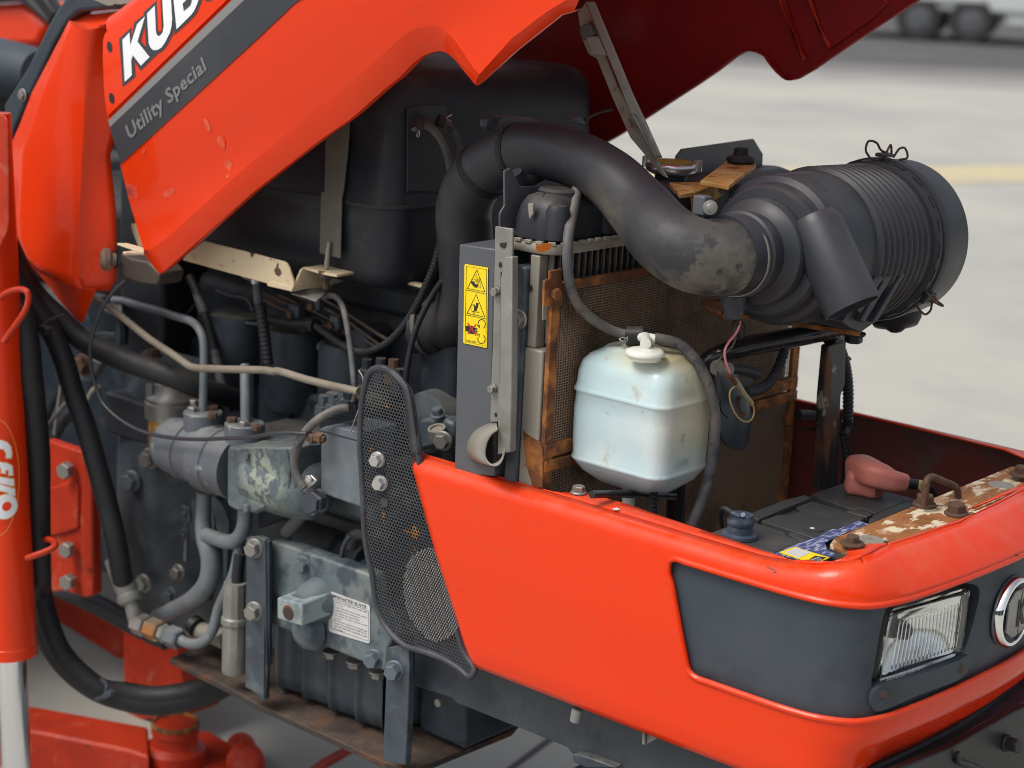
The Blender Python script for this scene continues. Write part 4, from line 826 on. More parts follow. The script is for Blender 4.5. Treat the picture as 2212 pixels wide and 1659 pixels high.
p = PY(*t(2, 2)(1010, 925), -.20); MB().lathe(p+Zv*.012, -Zv, [(0, .0085), (.034, .0085), (.036, .0095), (.042, .0095), (.043, .007), (.043, 0)], 20).build('drain_spout', capm, bt)
for tx, o_, w_ in (('FULL', (.05, 1.001), .62), ('LOW', (.1, .909), .5)): pr = Print(lambda u, v: Vector((.1585, -.228+u*.06, v)), (.0006, 0, 0)); pr.text(tx, o_, (w_, 0), (0, .011), .02); pr.build('level_mark', bottle, bt)
oh = pipe('overflow_hose', [PX(*t(2, 1)(x, y), X) for x, y, X in ((570, -90, -.03), (558, 0, -.02), (520, 200, -.005), (490, 350, .012), (478, 560, .02), (500, 800, .022), (560, 960, .024), (660, 1070, .028), (800, 1165, .038), (920, 1215, .050), (1040, 1235, .066))], [24, 24, 23, 23, 22, 22, 20], rubber_g, TR, label='dusty grey overflow hose running down to the coolant bottle')
pipe('return_hose', [PX(*t(2, 1)(x, y), X) for x, y, X in ((1235, 1268, .105), (1330, 1280, .115), (1430, 1310, .125), (1530, 1385, .14), (1620, 1500, .155), (1690, 1640, .165))]+[PX(*t(2, 2)(x, y), X) for x, y, X in ((1740, 160, .170), (1755, 350, .172), (1740, 560, .172), (1700, 800, .170), (1640, 1010, .165), (1545, 1230, .16))], [25, 24, 24, 24, 24], rubber_g, TR, label='dusty grey hose leaving the bottle cap and dropping in front')
p = PX(*t(2, 1)(1050, 1245), .066); MB().tube([p+Vector((-.008, -.004, 0)), p+Vector((.012, .006, .002))], .0122, 18, .004).build('hose_clamp', rubber, oh)
for q in ('1000,1250 960,1290 930,1270 950,1255 1000,1270', '1000,1280 950,1330 960,1350 985,1345 970,1310'): pipe('clamp_ear', [PX(*t(2, 1)(*[float(e) for e in s.split(',')]), .075) for s in q.split()], 3.2, silver, oh)
# ---------------------------------------------------------------- tube frame, horn and wiring in front of the screen
fr = pipe('tube_frame', [PX(x, y, X) for x, y, X in ((1458, 1180, -.0+.045), (1460, 1080, .045), (1466, 980, .045), (1478, 880, .048), (1500, 815, .055), (1540, 775, .075), (1600, 752, .10), (1680, 735, .13), (1750, 722, .155), (1812, 708, .17))], [40, 40, 42, 44, 44, 44, 42], mat('glossy_black_tube', (.02, .02, .023), .22, coat=.3, spots=[(RUST, 20, .62, .68, .8, .8), ((.05, .05, .055), 60, .55, .7, .6)], bump=(60, .4, .002)), TR, label='black bent tube carrying the air cleaner')
plate('post', onX(t(3, 1), '520,1330 640,1290 680,1210 668,1659', .165)+onX(t(3, 2), '632,100 600,940 440,920 480,100', .165), (-.012, 0, 0), mat('rust_edged_black_post', (.022, .022, .026), .4, spots=[(RUST, 9, .54, .60, .9, .8, (1, 1, .35)), ((.36, .33, .27), 26, .62, .66, .7)], bump=(60, .3, .002)), fr, .002)
pipe('cross_bar', [PX(*t(2, 2)(x, y), .10) for x, y in ((690, 955), (900, 948), (1100, 955), (1250, 962), (1400, 970))], 17, tape, fr)
pipe('corrugated_stub', [PX(*t(2, 2)(x, y), .13) for x, y in ((1225, 930), (1222, 1040), (1222, 1180))], 18, tape, fr, ring=.006)
rail = plate('rusty_rail', [PZ(*cF(x, y), 1.078) for x, y in ((560, 150), (870, 170), (1650, 250), (2110, 370), (2100, 400), (1640, 330), (860, 205), (600, 215))], (0, 0, -.007), rust, TR, .0012, label='rusty flat rail under the air cleaner')
plate('rail_end', [PZ(*cF(x, y), 1.085) for x, y in ((385, 45), (600, 40), (610, 200), (480, 165), (420, 120))], (0, 0, -.006), rust, rail, .002)
p = PZ(*cF(1740, 415), 1.03); plate('post_gusset', onX(t(3, 1), '600,1235 680,1200 662,1290 600,1270', .168), (-.004, 0, 0), greysteel, fr, .001)
p = PX(*t(3, 1)(745, 1215), .22); bolt('saddle_nut', p, (0, 0, -1), .011, rubber, rail, 1.2)
hp = PX(*cF(720, 1225), .075); hx = Vector((.80, .18, .30)).normalized()
horn = MB().lathe(hp, hx, [(-.028, .0), (-.027, .030), (-.012, .034), (-.008, .057), (-.003, .060), (.0, .0595), (.002, .055), (.005, .045), (.012, .030), (.013, .012), (.017, .011), (.018, .0)], 48).build('horn', bluesteel, TR, ang=35, label='blue-grey disc horn behind the coolant bottle')
MB().lathe(hp+hx*.012, hx, [(0, .016), (.002, .015), (.002, 0)], 20).build('horn_boss', rust, horn)
plate('horn_bracket', [PX(*cF(x, y), .05) for x, y in ((640, 1010), (760, 900), (880, 900), (910, 940), (800, 1000), (680, 1090))], (.006, 0, 0), bluesteel, horn, .001)
con = lambda nm, s, X, w, **k: pipe(nm, [PX(*cF(*[float(e) for e in q.split(',')]), X) for q in s.split()], w, plastic, TR, ring=.0062, amp=.16, n=14, **k)
con('wiring_conduit', '1290,570 1260,680 1200,830 1110,960 1020,1025 930,1050 870,1050', .12, 22)
con('wiring_conduit', '640,790 740,800 860,820 960,850 1000,870', .14, 22)
MB().tube([PX(*cF(550, 790), .14), PX(*cF(670, 815), .14)], .0105, 14).build('conduit_sleeve', beige, TR)
cn = con('wiring_conduit', '1740,415 1800,440 1860,530 1910,660 1950,820 1970,1000 1972,1200 1965,1370', .155, 23, label='corrugated conduit hanging beside the rusty post')
MB().tube([PX(*cF(1965, 1370), .155), PX(*cF(1960, 1440), .155), PX(*cF(1925, 1510), .155)], .0085, 14).build('conduit_tape', tape, cn)
pipe('taped_loom', [PX(*t(3, 2)(x, y), .15) for x, y in ((640, 430), (668, 520), (682, 640), (675, 760), (655, 870))], [14, 17, 17, 15], tape, TR, ring=.009, amp=.2)
pipe('zip_tie', [PX(*cF(x, y), .145) for x, y in ((1800, 520), (1880, 590), (1995, 700))], 6, rubber, cn); MB().tube([PX(*cF(1770, 470), .155), PX(*cF(1850, 480), .155)], .0115, 14).build('tie_loop', rubber, cn)
con('wiring_conduit', '1430,1300 1560,1305 1700,1330', .05, 21)
pipe('zip_tie', [PX(*t(3, 2)(x, y), .05) for x, y in ((150, 360), (290, 380), (430, 405))], 3.5, rubber, TR); plate('tie_lock', [PX(*t(3, 2)(x, y), .05) for x, y in ((420, 385), (465, 378), (465, 415), (425, 415))], (-.01, 0, 0), rubber, TR, .001)
wr = pipe('pink_wire', [PX(*cF(x, y), .185) for x, y in ((805, 285), (785, 370), (745, 440), (680, 520), (640, 600), (640, 680), (665, 780), (705, 870))], 5.5, pinkwire, TR, label='pink wire hanging from the vacuum switch')
pipe('black_wire', [PX(*cF(x, y), .18) for x, y in ((745, 270), (755, 400), (755, 480), (720, 560), (640, 640), (570, 720), (540, 800), (548, 860))], 4.5, rubber_g, TR)
pipe('black_wire', [PX(*cF(x, y), .178) for x, y in ((715, 290), (740, 360), (780, 440), (810, 470), (850, 430), (855, 340), (830, 290))], 4, rubber, TR)
MB().tube([PX(*cF(760, 265), .182), PX(*cF(810, 460), .182)], .0042, 8).build('wire_plug', rubber, TR)
pipe('wire_connector', [PX(*cF(x, y), .18) for x, y in ((558, 840), (570, 960), (585, 1060), (598, 1140))], [9, 7, 10, 6], plastic, TR)
pipe('black_wire', [PX(*cF(x, y), .175) for x, y in ((596, 1140), (590, 1220), (620, 1290), (668, 1330))], 3.5, rubber, TR)
pipe('wire_connector', [PX(*cF(x, y), .185) for x, y in ((745, 930), (800, 1000), (860, 1090), (925, 1175))], [14, 12, 11, 13], mat('yellowed_sleeve', (.33, .31, .17), .35, spots=[((.2, .2, .11), 40, .5, .7, .6)]), TR)
pipe('wire_crimp', [PX(*cF(x, y), .186) for x, y in ((690, 870), (720, 910), (755, 960))], 11, rust, TR)
pipe('ochre_wire', [PX(*cF(x, y), .188) for x, y in ((745, 998), (700, 1035), (690, 1110), (720, 1220), (775, 1320), (850, 1375), (920, 1360), (955, 1290), (950, 1220), (930, 1180))], 4, yelwire, TR)

# ---------------------------------------------------------------- battery, its hold-down beam, terminal boot
BT = MB().box((.222, -.262, .66), (.392, .108, .842)).build('battery', batt, None, bevel=.004)
tag(BT, 'black battery with a torn blue label behind the rusty cross beam', 'battery')
zE = lambda s, z: [PZ(*cE(*[float(e) for e in q.split(',')]), z) for q in s.split()]
zT = lambda s, z: [PZ(*t(3, 2)(*[float(e) for e in q.split(',')]), z) for q in s.split()]
plate('lid_panel', zE('100,590 400,482 600,495 770,420 705,352 960,258 1060,268 1900,530 1820,590 1010,885 940,860', .850), (0, 0, -.009), batt, BT, .0015)
plate('lid_panel', zE('-330,640 0,540 60,560 900,215 960,195 870,140 500,230 0,430 -330,560', .850), (0, 0, -.009), batt, BT, .0015)
plate('lid_panel', zT('370,950 660,850 960,960 1195,1010 930,1112 860,1085 800,1068 720,1078', .850), (0, 0, -.009), batt, BT, .0015)
plate('lid_panel', zE('1560,420 1760,378 2025,455 2020,480 1930,520 1600,430', .851), (0, 0, -.009), batt, BT, .0015)
plate('lid_panel', zE('-400,560 0,622 520,790 545,850 850,945 400,1110 330,1150 0,1060 -400,930', .849), (0, 0, -.009), batt, BT, .0015)
plate('lid_panel', zE('580,830 600,770 940,890 960,900 850,940', .850), (0, 0, -.009), batt, BT, .0015)
plate('lid_panel', zT('870,1165 950,1110 1200,1010 1290,1040 1080,1120 880,1200', .849), (0, 0, -.009), batt, BT, .0015)
c = PZ(*cE(1008, 735), .8505); MB().lathe(c, Zv, [(-.002, .0125), (.0008, .0125), (.0008, .011), (.0004, .0)], 28).build('vent_eye', batt, BT, ang=20); MB().lathe(c+Vector((-.002, 0, .0006)), Zv, [(0, .0032), (.0006, .0026), (.0008, 0)], 16).build('eye_glass', labelw, BT)
bl = plate('blue_label', zE('330,1155 850,945 1080,870 1335,735 1420,745 1800,588 1965,650 1560,800 1200,970 1245,1090 1400,1175 1370,1200 1290,1225 940,1315', .8512), (0, 0, -.0008), bluelab, BT, 0, smooth=False)
st = plate('yellow_sticker', zE('415,1135 680,1045 1292,1230 1060,1325 940,1312', .8522), (0, 0, -.0006), yellow, BT, 0, smooth=False)
plate('sticker_blank', zE('500,1132 712,1062 965,1140 760,1232', .8526), (0, 0, -.0003), labelw, st, 0, smooth=False)
plate('sticker_arrow', zE('900,1290 960,1240 1040,1195 1235,1228 1130,1278 1020,1322', .8526), (0, 0, -.0003), black_dec, st, 0, smooth=False)
pr = Print(lambda x, y: PZ(*cE(x, y), .8530), (0, 0, 0)); pr.text('SCAN TO', (1140, 1240), (-125, 45), (10, 22), .01); pr.text('REGISTER', (1100, 1212), (-140, 48), (10, 22), .01); pr.build('sticker_lettering', white_dec, st)
c = PZ(*t(2, 2)(1965, 1318), .850); tm = MB().lathe(c, Zv, [(0, .0225), (.004, .022), (.006, .0165), (.015, .0155), (.017, .017), (.022, .017), (.024, .0155), (.029, .0150), (.030, .012), (.030, 0)], 30).build('battery_terminal', bluegrey, BT, ang=40)
pipe('earth_cable', [PZ(*t(2, 2)(x, y), z) for x, y, z in ((1905, 1115, .885), (1860, 1085, .888), (1815, 1080, .882), (1800, 1130, .872), (1815, 1230, .852))], [11, 12, 12, 10], rubber, BT); pipe('cable_lug', [PZ(*t(2, 2)(x, y), .885) for x, y in ((1890, 1110), (1930, 1125), (1975, 1150))], [12, 10, 8], bluegrey, BT)
MB().lathe(PZ(*t(2, 2)(2000, 1150), .885), (.3, -.6, .5), [(0, .003), (.009, .003), (.009, .0)], 10).build('lug_bolt', bluegrey, BT)
# positive boot: squarish lobes
def lobe(nm, pts, ws, hs, m, par):
    b = MB(); P = spline(pts, .006); n = 20; rows = []
    for i, p in enumerate(P):
        T_ = (P[min(i+1, len(P)-1)]-P[max(i-1, 0)]).normalized(); s_ = T_.cross(Zv).normalized(); u_ = s_.cross(T_); f = i/(len(P)-1)
        w = lerpt(ws, f); h_ = lerpt(hs, f); row = []
        for k in range(n):
            a = 2*math.pi*k/n; ca, sa = math.cos(a), math.sin(a); g = (abs(ca)**4+abs(sa)**4)**-.25*.97; row.append(p+s_*(ca*g*w)+u_*(sa*g*h_))
        rows.append(row+row[:1])
    b.grid(rows); b.add(rows[0][:-1], [tuple(range(n))]); b.add(rows[-1][:-1], [tuple(range(n))]); o = b.build(nm, m, par, ang=60); return o
q = lambda x, y, z: PZ(*t(3, 2)(x, y), z)
bo = lobe('terminal_boot', [q(745, 705, .882), q(820, 735, .884), q(920, 780, .886), q(1000, 805, .884), q(1080, 835, .880), q(1155, 845, .876)], [(0, .014), (.08, .0195), (.5, .019), (.7, .016), (1, .0125)], [(0, .013), (.08, .018), (.45, .017), (.7, .0165), (1, .0125)], pink, BT)
lobe('terminal_boot', [q(670, 822, .868), q(760, 840, .867), q(860, 860, .866), q(975, 900, .864)], [(0, .008), (.08, .018), (.9, .018), (1, .015)], [(0, .010), (.08, .0185), (.9, .0165), (1, .014)], pink, BT)
pipe('battery_cable', [q(x, y, z) for x, y, z in ((1140, 845, .876), (1220, 860, .872), (1320, 875, .866), (1380, 900, .85), (1420, 960, .82))], [23, 23, 22, 20], rubber, BT); pipe('cable_end', [q(x, y, .868) for x, y in ((1300, 872), (1340, 885))], 24, yelwire, BT)
# beam
bm_ = [(.399, -.226), (.408, -.25), (.440, -.258), (.462, -.25), (.474, -.22), (.474, .20), (.462, .235), (.43, .246), (.399, .236)]
BE = plate('hold_down_beam', [Vector((x, y, .8795)) for x, y in bm_], (0, 0, -.0065), rustcream, TR, .0015, label='rusty cream cross beam holding down the battery')
for x, y in ((880, 1345), (1240, 1190), (2015, 870)):
    c = PZ(*t(3, 2)(x, y), .8796); MB().lathe(c, Zv, [(0, .017), (.0004, .0165), (.0004, .010), (.0001, .0098), (.0001, 0)], 24).build('washer_mark', rustcream if x == 1240 else beige, BE, ang=20)
ub = pipe('u_bolt', [PX(*t(3, 2)(x, y), .421) for x, y in ((1352, 1050), (1360, 960), (1366, 870), (1380, 820), (1420, 803), (1480, 825), (1560, 858), (1615, 885), (1640, 935), (1640, 1010), (1632, 1120))], 15.5, boltr, BE, label='rusty U-bolt standing on the cross beam')
for x, y in ((1352, 1052), (1627, 1128)): p = PZ(*t(3, 2)(x, y), .880); bolt('u_bolt_nut', p, (0, 0, 1), .0105, boltr, BE, 1.35)
# ---------------------------------------------------------------- fuel tank, strap, tray
FT_ = MB(); rows = []
def trow(z, e, r): return [Vector((x, y, z)) for x, y in rrect(-1.00+e, -.368-e, -.212+e, .262-e, r, 6)]
for z, e, r in ((1.040, .05, .03), (1.045, .03, .04), (1.056, .012, .045), (1.075, .003, .048), (1.15, .0, .05), (1.166, 0, .05), (1.168, -.003, .05), (1.172, -.003, .05), (1.174, 0, .05), (1.30, .002, .05), (1.335, .005, .05), (1.352, .014, .05), (1.360, .03, .045), (1.362, .05, .03)):
    q = trow(z, e, r); rows.append(q+q[:1])
FT_.grid(rows); FT_.add(rows[0][:-1], [tuple(range(len(rows[0])-1))]); FT_.add(rows[-1][:-1], [tuple(range(len(rows[-1])-1))])
ft = FT_.build('fuel_tank', plastic_d, TR, ang=60, label='big dusty black fuel tank under the raised hood')
plate('tank_pad', onX(t(1, 0), '1320,925 1480,905 1640,905 1655,925 1640,1659 1310,1659 1310,960', -.3655), (-.003, 0, 0), plastic, ft, .002)
for pts, w in (('1410,1075 1470,1085 1540,1130 1610,1230 1660,1380 1690,1560', 17), ('1600,1050 1650,1070 1710,1140 1750,1250 1765,1400', 16)):
    P = [PX(*t(1, 0)(*[float(e) for e in q.split(',')]), -.345+.004*i) for i, q in enumerate(pts.split())]
    fh = pipe('fuel_hose', P, w, rubber_g, TR); d = (P[1]-P[0]).normalized(); MB().lathe(P[0]-d*.006, d, [(0, .0088), (.010, .0088)], 16).build('hose_end', rustd, fh)
for s in ('1405,1100 1370,1105 1345,1120 1365,1130 1400,1110', '1405,1100 1415,1150 1400,1185 1388,1170 1405,1130', '1640,1030 1670,1000 1690,990 1685,1000', '1640,1040 1680,1040 1690,1055'):
    pipe('clamp_ear', [PX(*t(1, 0)(*[float(e) for e in q.split(',')]), -.343) for q in s.split()], 2.6, silver, fh)
st_ = onY(t(1, 0), '590,1659 600,1180 700,1090 808,1010 790,1300 752,1659', -.222)+onY(t(1, 1), '740,50 728,575 548,530 560,0', -.222)
sp_ = plate('tank_strap', st_, (0, .0025, 0), mat('dirty_strap', (.105, .097, .082), .6, spots=[((.16, .145, .11), 16, .5, .7, .7)], bump=(60, .2, .002)), TR, .0008, label='flat grey-brown strap round the fuel tank')
pipe('hook_bolt', LY(t(1, 1), '632,430 622,520 615,600 612,660', -.226), [8, 11, 11, 11], beige, sp_); pipe('bolt_thread', LY(t(1, 1), '612,590 611,660', -.226), 11.5, zinc, sp_, ring=.0025, amp=.1); 
plate('rubber_strip', [PY(*t(1, 1)(x, y), -.20) for x, y in ((640, 580), (740, 590), (900, 640), (950, 680), (640, 640))], (0, .02, 0), rubber, ft, .001)
YT = -.262
tr_ = onY(t(0, 1), '1580,590 1590,560 1760,425', YT)+onY(t(1, 1), '0,536 90,562 238,600 262,615 282,650 328,790 300,838 280,838 90,790', YT)
tray = plate('tank_tray', tr_, (0, .004, 0), cream, TR, .001, label='chipped cream tray rail below the fuel tank')
plate('tray_lip', onY(t(1, 1), '90,790 130,770 290,815 330,800 304,865 280,855 100,815', YT-.004), (0, .02, 0), cream, tray, .001)
XE = PY(*t(1, 1)(318, 820), YT).x
ef = [PY(*t(1, 1)(x, y), YT) for x, y in ((310, 862), (330, 800), (400, 660), (425, 645))]; ef2 = [PY(*t(1, 1)(x, y), -.205) for x, y in ((560, 690), (700, 715))]
g1 = [PX(*t(1, 1)(x, y), XE) for x, y in ((312, 860), (395, 670), (430, 648), (560, 690), (700, 714), (960, 684), (900, 720), (640, 810))]
plate('tray_end', g1, (-.004, 0, 0), cream, tray, .001)
zz = g1[2].z; plate('tray_ledge', [PZ(*t(1, 1)(x, y), zz) for x, y in ((418, 648), (590, 622), (950, 678), (830, 690), (700, 716), (560, 690))], (0, 0, -.004), cream, tray, .001)
plate('torn_flap', [PZ(*t(1, 1)(x, y), zz-.04) for x, y in ((300, 872), (430, 850), (560, 800), (680, 800), (630, 850), (520, 940), (420, 905))], (0, 0, -.002), zinc, tray, .0006)
p = PY(*t(1, 1)(606, 720), -.235); MB().lathe(p+Zv*.006, -Zv, [(0, .011), (.009, .011), (.010, .008), (.013, .0075), (.014, .0048), (.026, .0048), (.0265, 0)], 6).build('tray_nut', rustd, tray, ang=20)
plate('stay_bar', onY(t(1, 1), '972,700 1000,698 1432,800 1432,826 1410,828 972,716', -.16), (0, .01, 0), cream, tray, .001)
plate('stay_bracket', onY(t(1, 1), '1050,700 1490,640 1500,760 1440,800 1060,700', -.10), (0, .004, 0), cream, tray, .001)
plate('red_patch', onY(t(1, 1), '1580,660 1640,640 1640,700 1560,775', -.06), (0, .004, 0), red_old, TR, 0)
plate('rear_flange', onY(t(0, 1), '1130,275 1168,275 1230,470 1200,490 1140,330', -.25), (0, .003, 0), cream, tray, .0006)
plate('rear_ledge', [PZ(*t(0, 1)(x, y), 1.10) for x, y in ((1010, 440), (1100, 440), (1240, 480), (1245, 510), (1180, 500))], (0, 0, -.003), cream, tray, .0006)
plate('rear_ledge', [PZ(*t(0, 1)(x, y), 1.085) for x, y in ((1060, 515), (1150, 505), (1240, 505), (1245, 530), (1080, 530))], (0, 0, -.003), cream, tray, .0006)
hsh = plate('heat_shield', onY(t(0, 1), '1032,560 1045,530 1130,575 1270,600 1345,665 1380,710 1360,795 1340,805 1200,790 1020,730', -.285), (0, .05, 0), mat('brown_tin', (.085, .07, .06), .55, metal=.2, spots=[((.13, .10, .08), 16, .5, .7, .7)], bump=(40, .2, .002)), TR, .003, label='brown tin shield under the hood corner')

# ---------------------------------------------------------------- engine
def casting(name, lo, hi, m, bev=.02, **k): return MB().box(lo, hi).build(name, m, TR, bevel=bev, seg=3, **k)
eng = casting('engine_block', (-.95, -.10, .56), (-.30, .22, .985), engine_d, .03, label='grimy dark blue engine block')
def sub(nm, lo, hi, m, bev=.012): return MB().box(lo, hi).build(nm, m, eng, bevel=bev, seg=3)
sub('crankcase_side', (-.86, -.14, .62), (-.34, -.08, .84), engine_d); sub('cylinder_head', (-.93, -.09, .98), (-.34, .16, 1.03), engine_d)
sub('bulkhead', (-1.12, -.12, .5), (-1.0, .3, 1.30), plastic)
for x in (-.80, -.665, -.53): MB().lathe((x, -.118, .935), (0, 0, -1), [(0, .052), (.02, .058), (.10, .058), (.13, .046), (.14, .0)], 28).build('cylinder_bulge', engine_d, eng, ang=50)
sub('lift_boss', (-.515, -.15, .90), (-.47, -.08, .97), engine_d)
P = [PY(*t(1, 1)(x, y), .0) for x, y in ((640, 900), (900, 960), (1150, 1010), (1420, 1100))]
im = pipe('intake_manifold', P, [84, 96, 98, 92], engine_d, TR, n=28, label='dark intake manifold pipe')
for s, nm in (('1530,960 1480,1050 1450,1180 1470,1290 1530,1370', 'a'),): pass
el = [PX(945, 702, -.33), PX(925, 708, -.345), PX(905, 706, -.36)]
MB().tube(el, mpx(116, el[0])/2, 32, .004).build('hose_cuff', rubber_d, TR, ang=50)
for k, (x, y) in enumerate(((935, 704), (916, 707))):
    c = PX(x, y, -.34-.01*k); d = (el[0]-el[-1]).normalized(); MB().lathe(c, d, [(0, mpx(118, c)/2), (.001, mpx(122, c)/2), (.007, mpx(122, c)/2), (.008, mpx(118, c)/2)], 36, cap=False).build('cuff_clamp', mat('dirty_strap', (0, 0, 0)), TR, ang=40)
# injector pipes and their clips
inj = None
for i, s in enumerate(('60,865 200,935 330,990 560,1110 760,1210 900,1310', '70,930 200,1000 400,1070 600,1160 720,1200', '200,890 420,990 620,1090 830,1210 1050,1345', '330,880 560,985 800,1120 980,1255 1080,1330', '560,910 720,1000 900,1120 1060,1230 1170,1295')):
    o = pipe('injector_pipe', LY(t(1, 1), s, -.135-.006*i), 9, mat('rusty_injector_pipe', (.075, .06, .05), .42, metal=.3, spots=[(RUST, 16, .5, .66, .85, .8), ((.15, .15, .15), 26, .6, .7, .6)]), TR)
    inj = inj or o
for x, y in ((320, 1030), (500, 960), (668, 1130), (1030, 640)):
    if y < 700: continue
    p = PY(*t(1, 1)(x, y), -.165); c_ = MB().prism([PY(*t(1, 1)(x+dx, y+dy), -.165) for dx, dy in ((-40, -65), (40, -45), (42, 60), (20, 70), (-38, 50))], (0, .018, 0)).build('pipe_clip', engine, TR, bevel=.003)
    bolt('clip_bolt', p+Vector((-.004, -.001, -.006)), (0, -1, 0), .006, boltr, c_, washer=0)
con2 = lambda s, w, Y=None: pipe('wiring_conduit', LY(t(1, 1), s, Y), w, rubber, TR, ring=.0055, amp=.15, n=14)
con2('1630,300,-.175 1590,460,-.178 1540,640,-.18 1480,790,-.182 1400,960,-.184 1300,1130,-.186 1180,1270,-.188 1060,1350,-.19 940,1385,-.19 820,1360,-.188 700,1290,-.186 590,1210,-.182 510,1150,-.178', 18)
con2('500,1150,-.178 420,1140,-.176 300,1140,-.172 200,1125,-.168 110,1100,-.16', 17)
MB().tube([PY(*t(1, 1)(470, 1145), -.177), PY(*t(1, 1)(520, 1160), -.178)], .0115, 16).build('loom_tape', rubber, TR)
pipe('vent_hose', LY(t(1, 1), '590,905,-.20 650,895,-.205 700,915,-.21 745,980,-.215 780,1120,-.225 815,1350,-.235 838,1560,-.245')+LY(t(1, 2), '848,20,-.25 846,80,-.252 835,155,-.255'), 13.5, rubber_g, TR, label='thin grey hose hanging in front of the engine')
pipe('coolant_hose', LY(t(1, 1), '1690,690,-.19 1600,780,-.195 1520,900,-.20 1440,1050,-.21 1370,1220,-.22 1330,1380,-.225 1305,1520,-.23 1290,1659,-.232')+LY(t(1, 2), '1282,60,-.232'), 14, rubber, TR)
vh = pipe('drop_hose', LY(t(1, 1), '30,960,-.21 60,1150,-.21 85,1330,-.21 105,1500,-.21'), 24, rubber, TR, ring=.007, amp=.12, n=18); pipe('hose_tail', LY(t(1, 1), '5,760,-.21 12,860,-.21 25,970,-.21', ), 20, rubber_g, vh); pipe('hose_ring', LY(t(1, 1), '0,752,-.21 4,790,-.21'), 25, silver, vh)
pipe('hydraulic_pipe', LY(cB, '400,200,-.12 520,215,-.14 640,250,-.16 900,320,-.20 1100,385,-.225 1210,418,-.24 1290,470,-.25 1345,560,-.255 1370,660,-.258 1375,800,-.26 1370,1100,-.265 1362,1395,-.27'), 18, pipem, TR, label='bent pale blue steel pipe rising from the pump')
pipe('hydraulic_pipe', LY(cB, '1820,900,-.24 1822,1200,-.255 1825,1545,-.27'), 23, pipem, TR)
lh = pipe('heater_hose', LY(cB, '1215,-60,-.17 1290,100,-.17 1370,340,-.175 1430,520,-.18 1490,760,-.185 1560,1080,-.19 1640,1420,-.19'), 20, rubber, TR)
pipe('hose_sleeve', LY(cB, '1300,130,-.17 1370,340,-.175', ), 21, rubber_g, lh); pipe('hose_sleeve', LY(cB, '1490,740,-.185 1560,1080,-.19 1620,1330,-.19'), 21, rubber_g, lh)
pipe('control_rod', LY(cB, '110,140,-.26 200,190,-.265 330,262,-.27 800,630,-.29 1050,795,-.297 1150,865,-.30 1220,915,-.302 1300,932,-.304 1500,942,-.306 1800,950,-.308 2050,958,-.31 2130,972,-.31')+LY(cA, '1050,1240,-.31 1400,1340,-.31 1940,1465,-.312'), 16.5, mat('rod_tan', (.22, .19, .145), .5, spots=[((.13, .10, .08), 12, .48, .64, .7), ((.33, .31, .27), 30, .6, .7, .5), (RUST, 30, .64, .72, .7)]), TR, step=.012, label='bent beige control rod crossing the engine')
pipe('inlet_tube', LY(cB, '1440,370,-.12 1560,410,-.12 1700,440,-.12 1900,455,-.12 2100,445,-.12'), 12, engine, TR)
for s, Y in (('560,120 700,330 660,600 540,800', -.06), ('1280,250 1100,480 1020,700 990,920', -.08)): pipe('loose_cable', LY(cB, s, Y), 9, rubber, TR)
for x, y, r in ((1630, 770, 60), ): p = PY(*cB(x, y), -.125); bolt('head_bolt', p, (0, -1, 0), mpx(9, p), boltb, eng)
# thin cable to the lever box
cab = pipe('throttle_cable', LY(t(0, 1), '1085,765,-.30 1010,830,-.31 930,930,-.32 870,1030,-.328 825,1140,-.334 790,1260,-.338 778,1360,-.34 788,1500,-.342 805,1600,-.342')+LY(t(0, 2), '830,30,-.342 880,150,-.342 960,245,-.342 1080,335,-.34 1200,398,-.338 1330,438,-.336 1480,464,-.336 1700,478,-.338 1950,470,-.342 2212,455,-.346')+LY(t(1, 2), '120,430,-.352 300,422,-.352 440,430,-.345'), 8.5, mat('grey_cable', (.035, .035, .042), .32, coat=.2), TR, label='thin grey cable looping across the pump')
for x in (455, 520): p = PY(*t(1, 2)(x, 452), -.338); MB().lathe(p, (.9, .1, -.1), [(0, .008), (.012, .008), (.013, .005), (.016, .005)], 6).build('cable_nut', boltr, cab, ang=20)
plate('cable_bracket', onY(t(1, 2), '460,460 540,440 555,530 460,535', -.302), (0, .004, 0), engine, TR, .001)
# hydraulic pump
a0 = PY(*t(0, 2)(1455, 505), -.275); a1 = PY(*t(0, 2)(1985, 690), -.275); pd_ = (a1-a0); Lp = pd_.length; pd_.normalize()
r0 = mpx(122, a0)/2; r1 = mpx(146, a1)/2
hyd = MB().lathe(a0, pd_, [(-.012, .012), (-.006, r0*.72), (.006, r0*.93), (.02, r0), (.045, r0*1.02), (.047, r0*1.08), (.062, r0*1.09), (.064, r0*1.02), (.10, r1*.98), (.102, r1*1.03), (.135, r1*1.03), (.137, r1*.98), (Lp+.03, r1)], 44).build('hydraulic_pump', pumpm, TR, ang=40, label='grey hydraulic pump body with flanged steel pipes')
plate('pump_flange', onY(t(0, 2), '1962,572 1975,545 2060,560 2100,548 2212,545', -.322)+onY(t(1, 2), '60,550 330,548 340,960 150,1050 0,1120', -.322)+onY(t(0, 2), '2140,1112 2050,1100 1975,1060 1960,1020', -.322), (0, .09, 0), flake, hyd, .004)
MB().prism(onY(t(0, 2), '2045,585 2075,555 2212,548', -.3255)+onY(t(1, 2), '40,552 250,555 290,700 280,900 180,1010 0,1105', -.3255)+onY(t(0, 2), '2140,1108 2080,1080 2048,1030', -.3255), (0, .004, 0)).build('pump_cover', flake, hyd, bevel=.002)
MB().lathe(PY(*t(1, 2)(60, 770), -.280), pd_, [(0, .052), (.05, .0525), (.085, .050), (.115, .044), (.13, .03), (.134, 0)], 36).build('pump_nose', flake, hyd, ang=50)
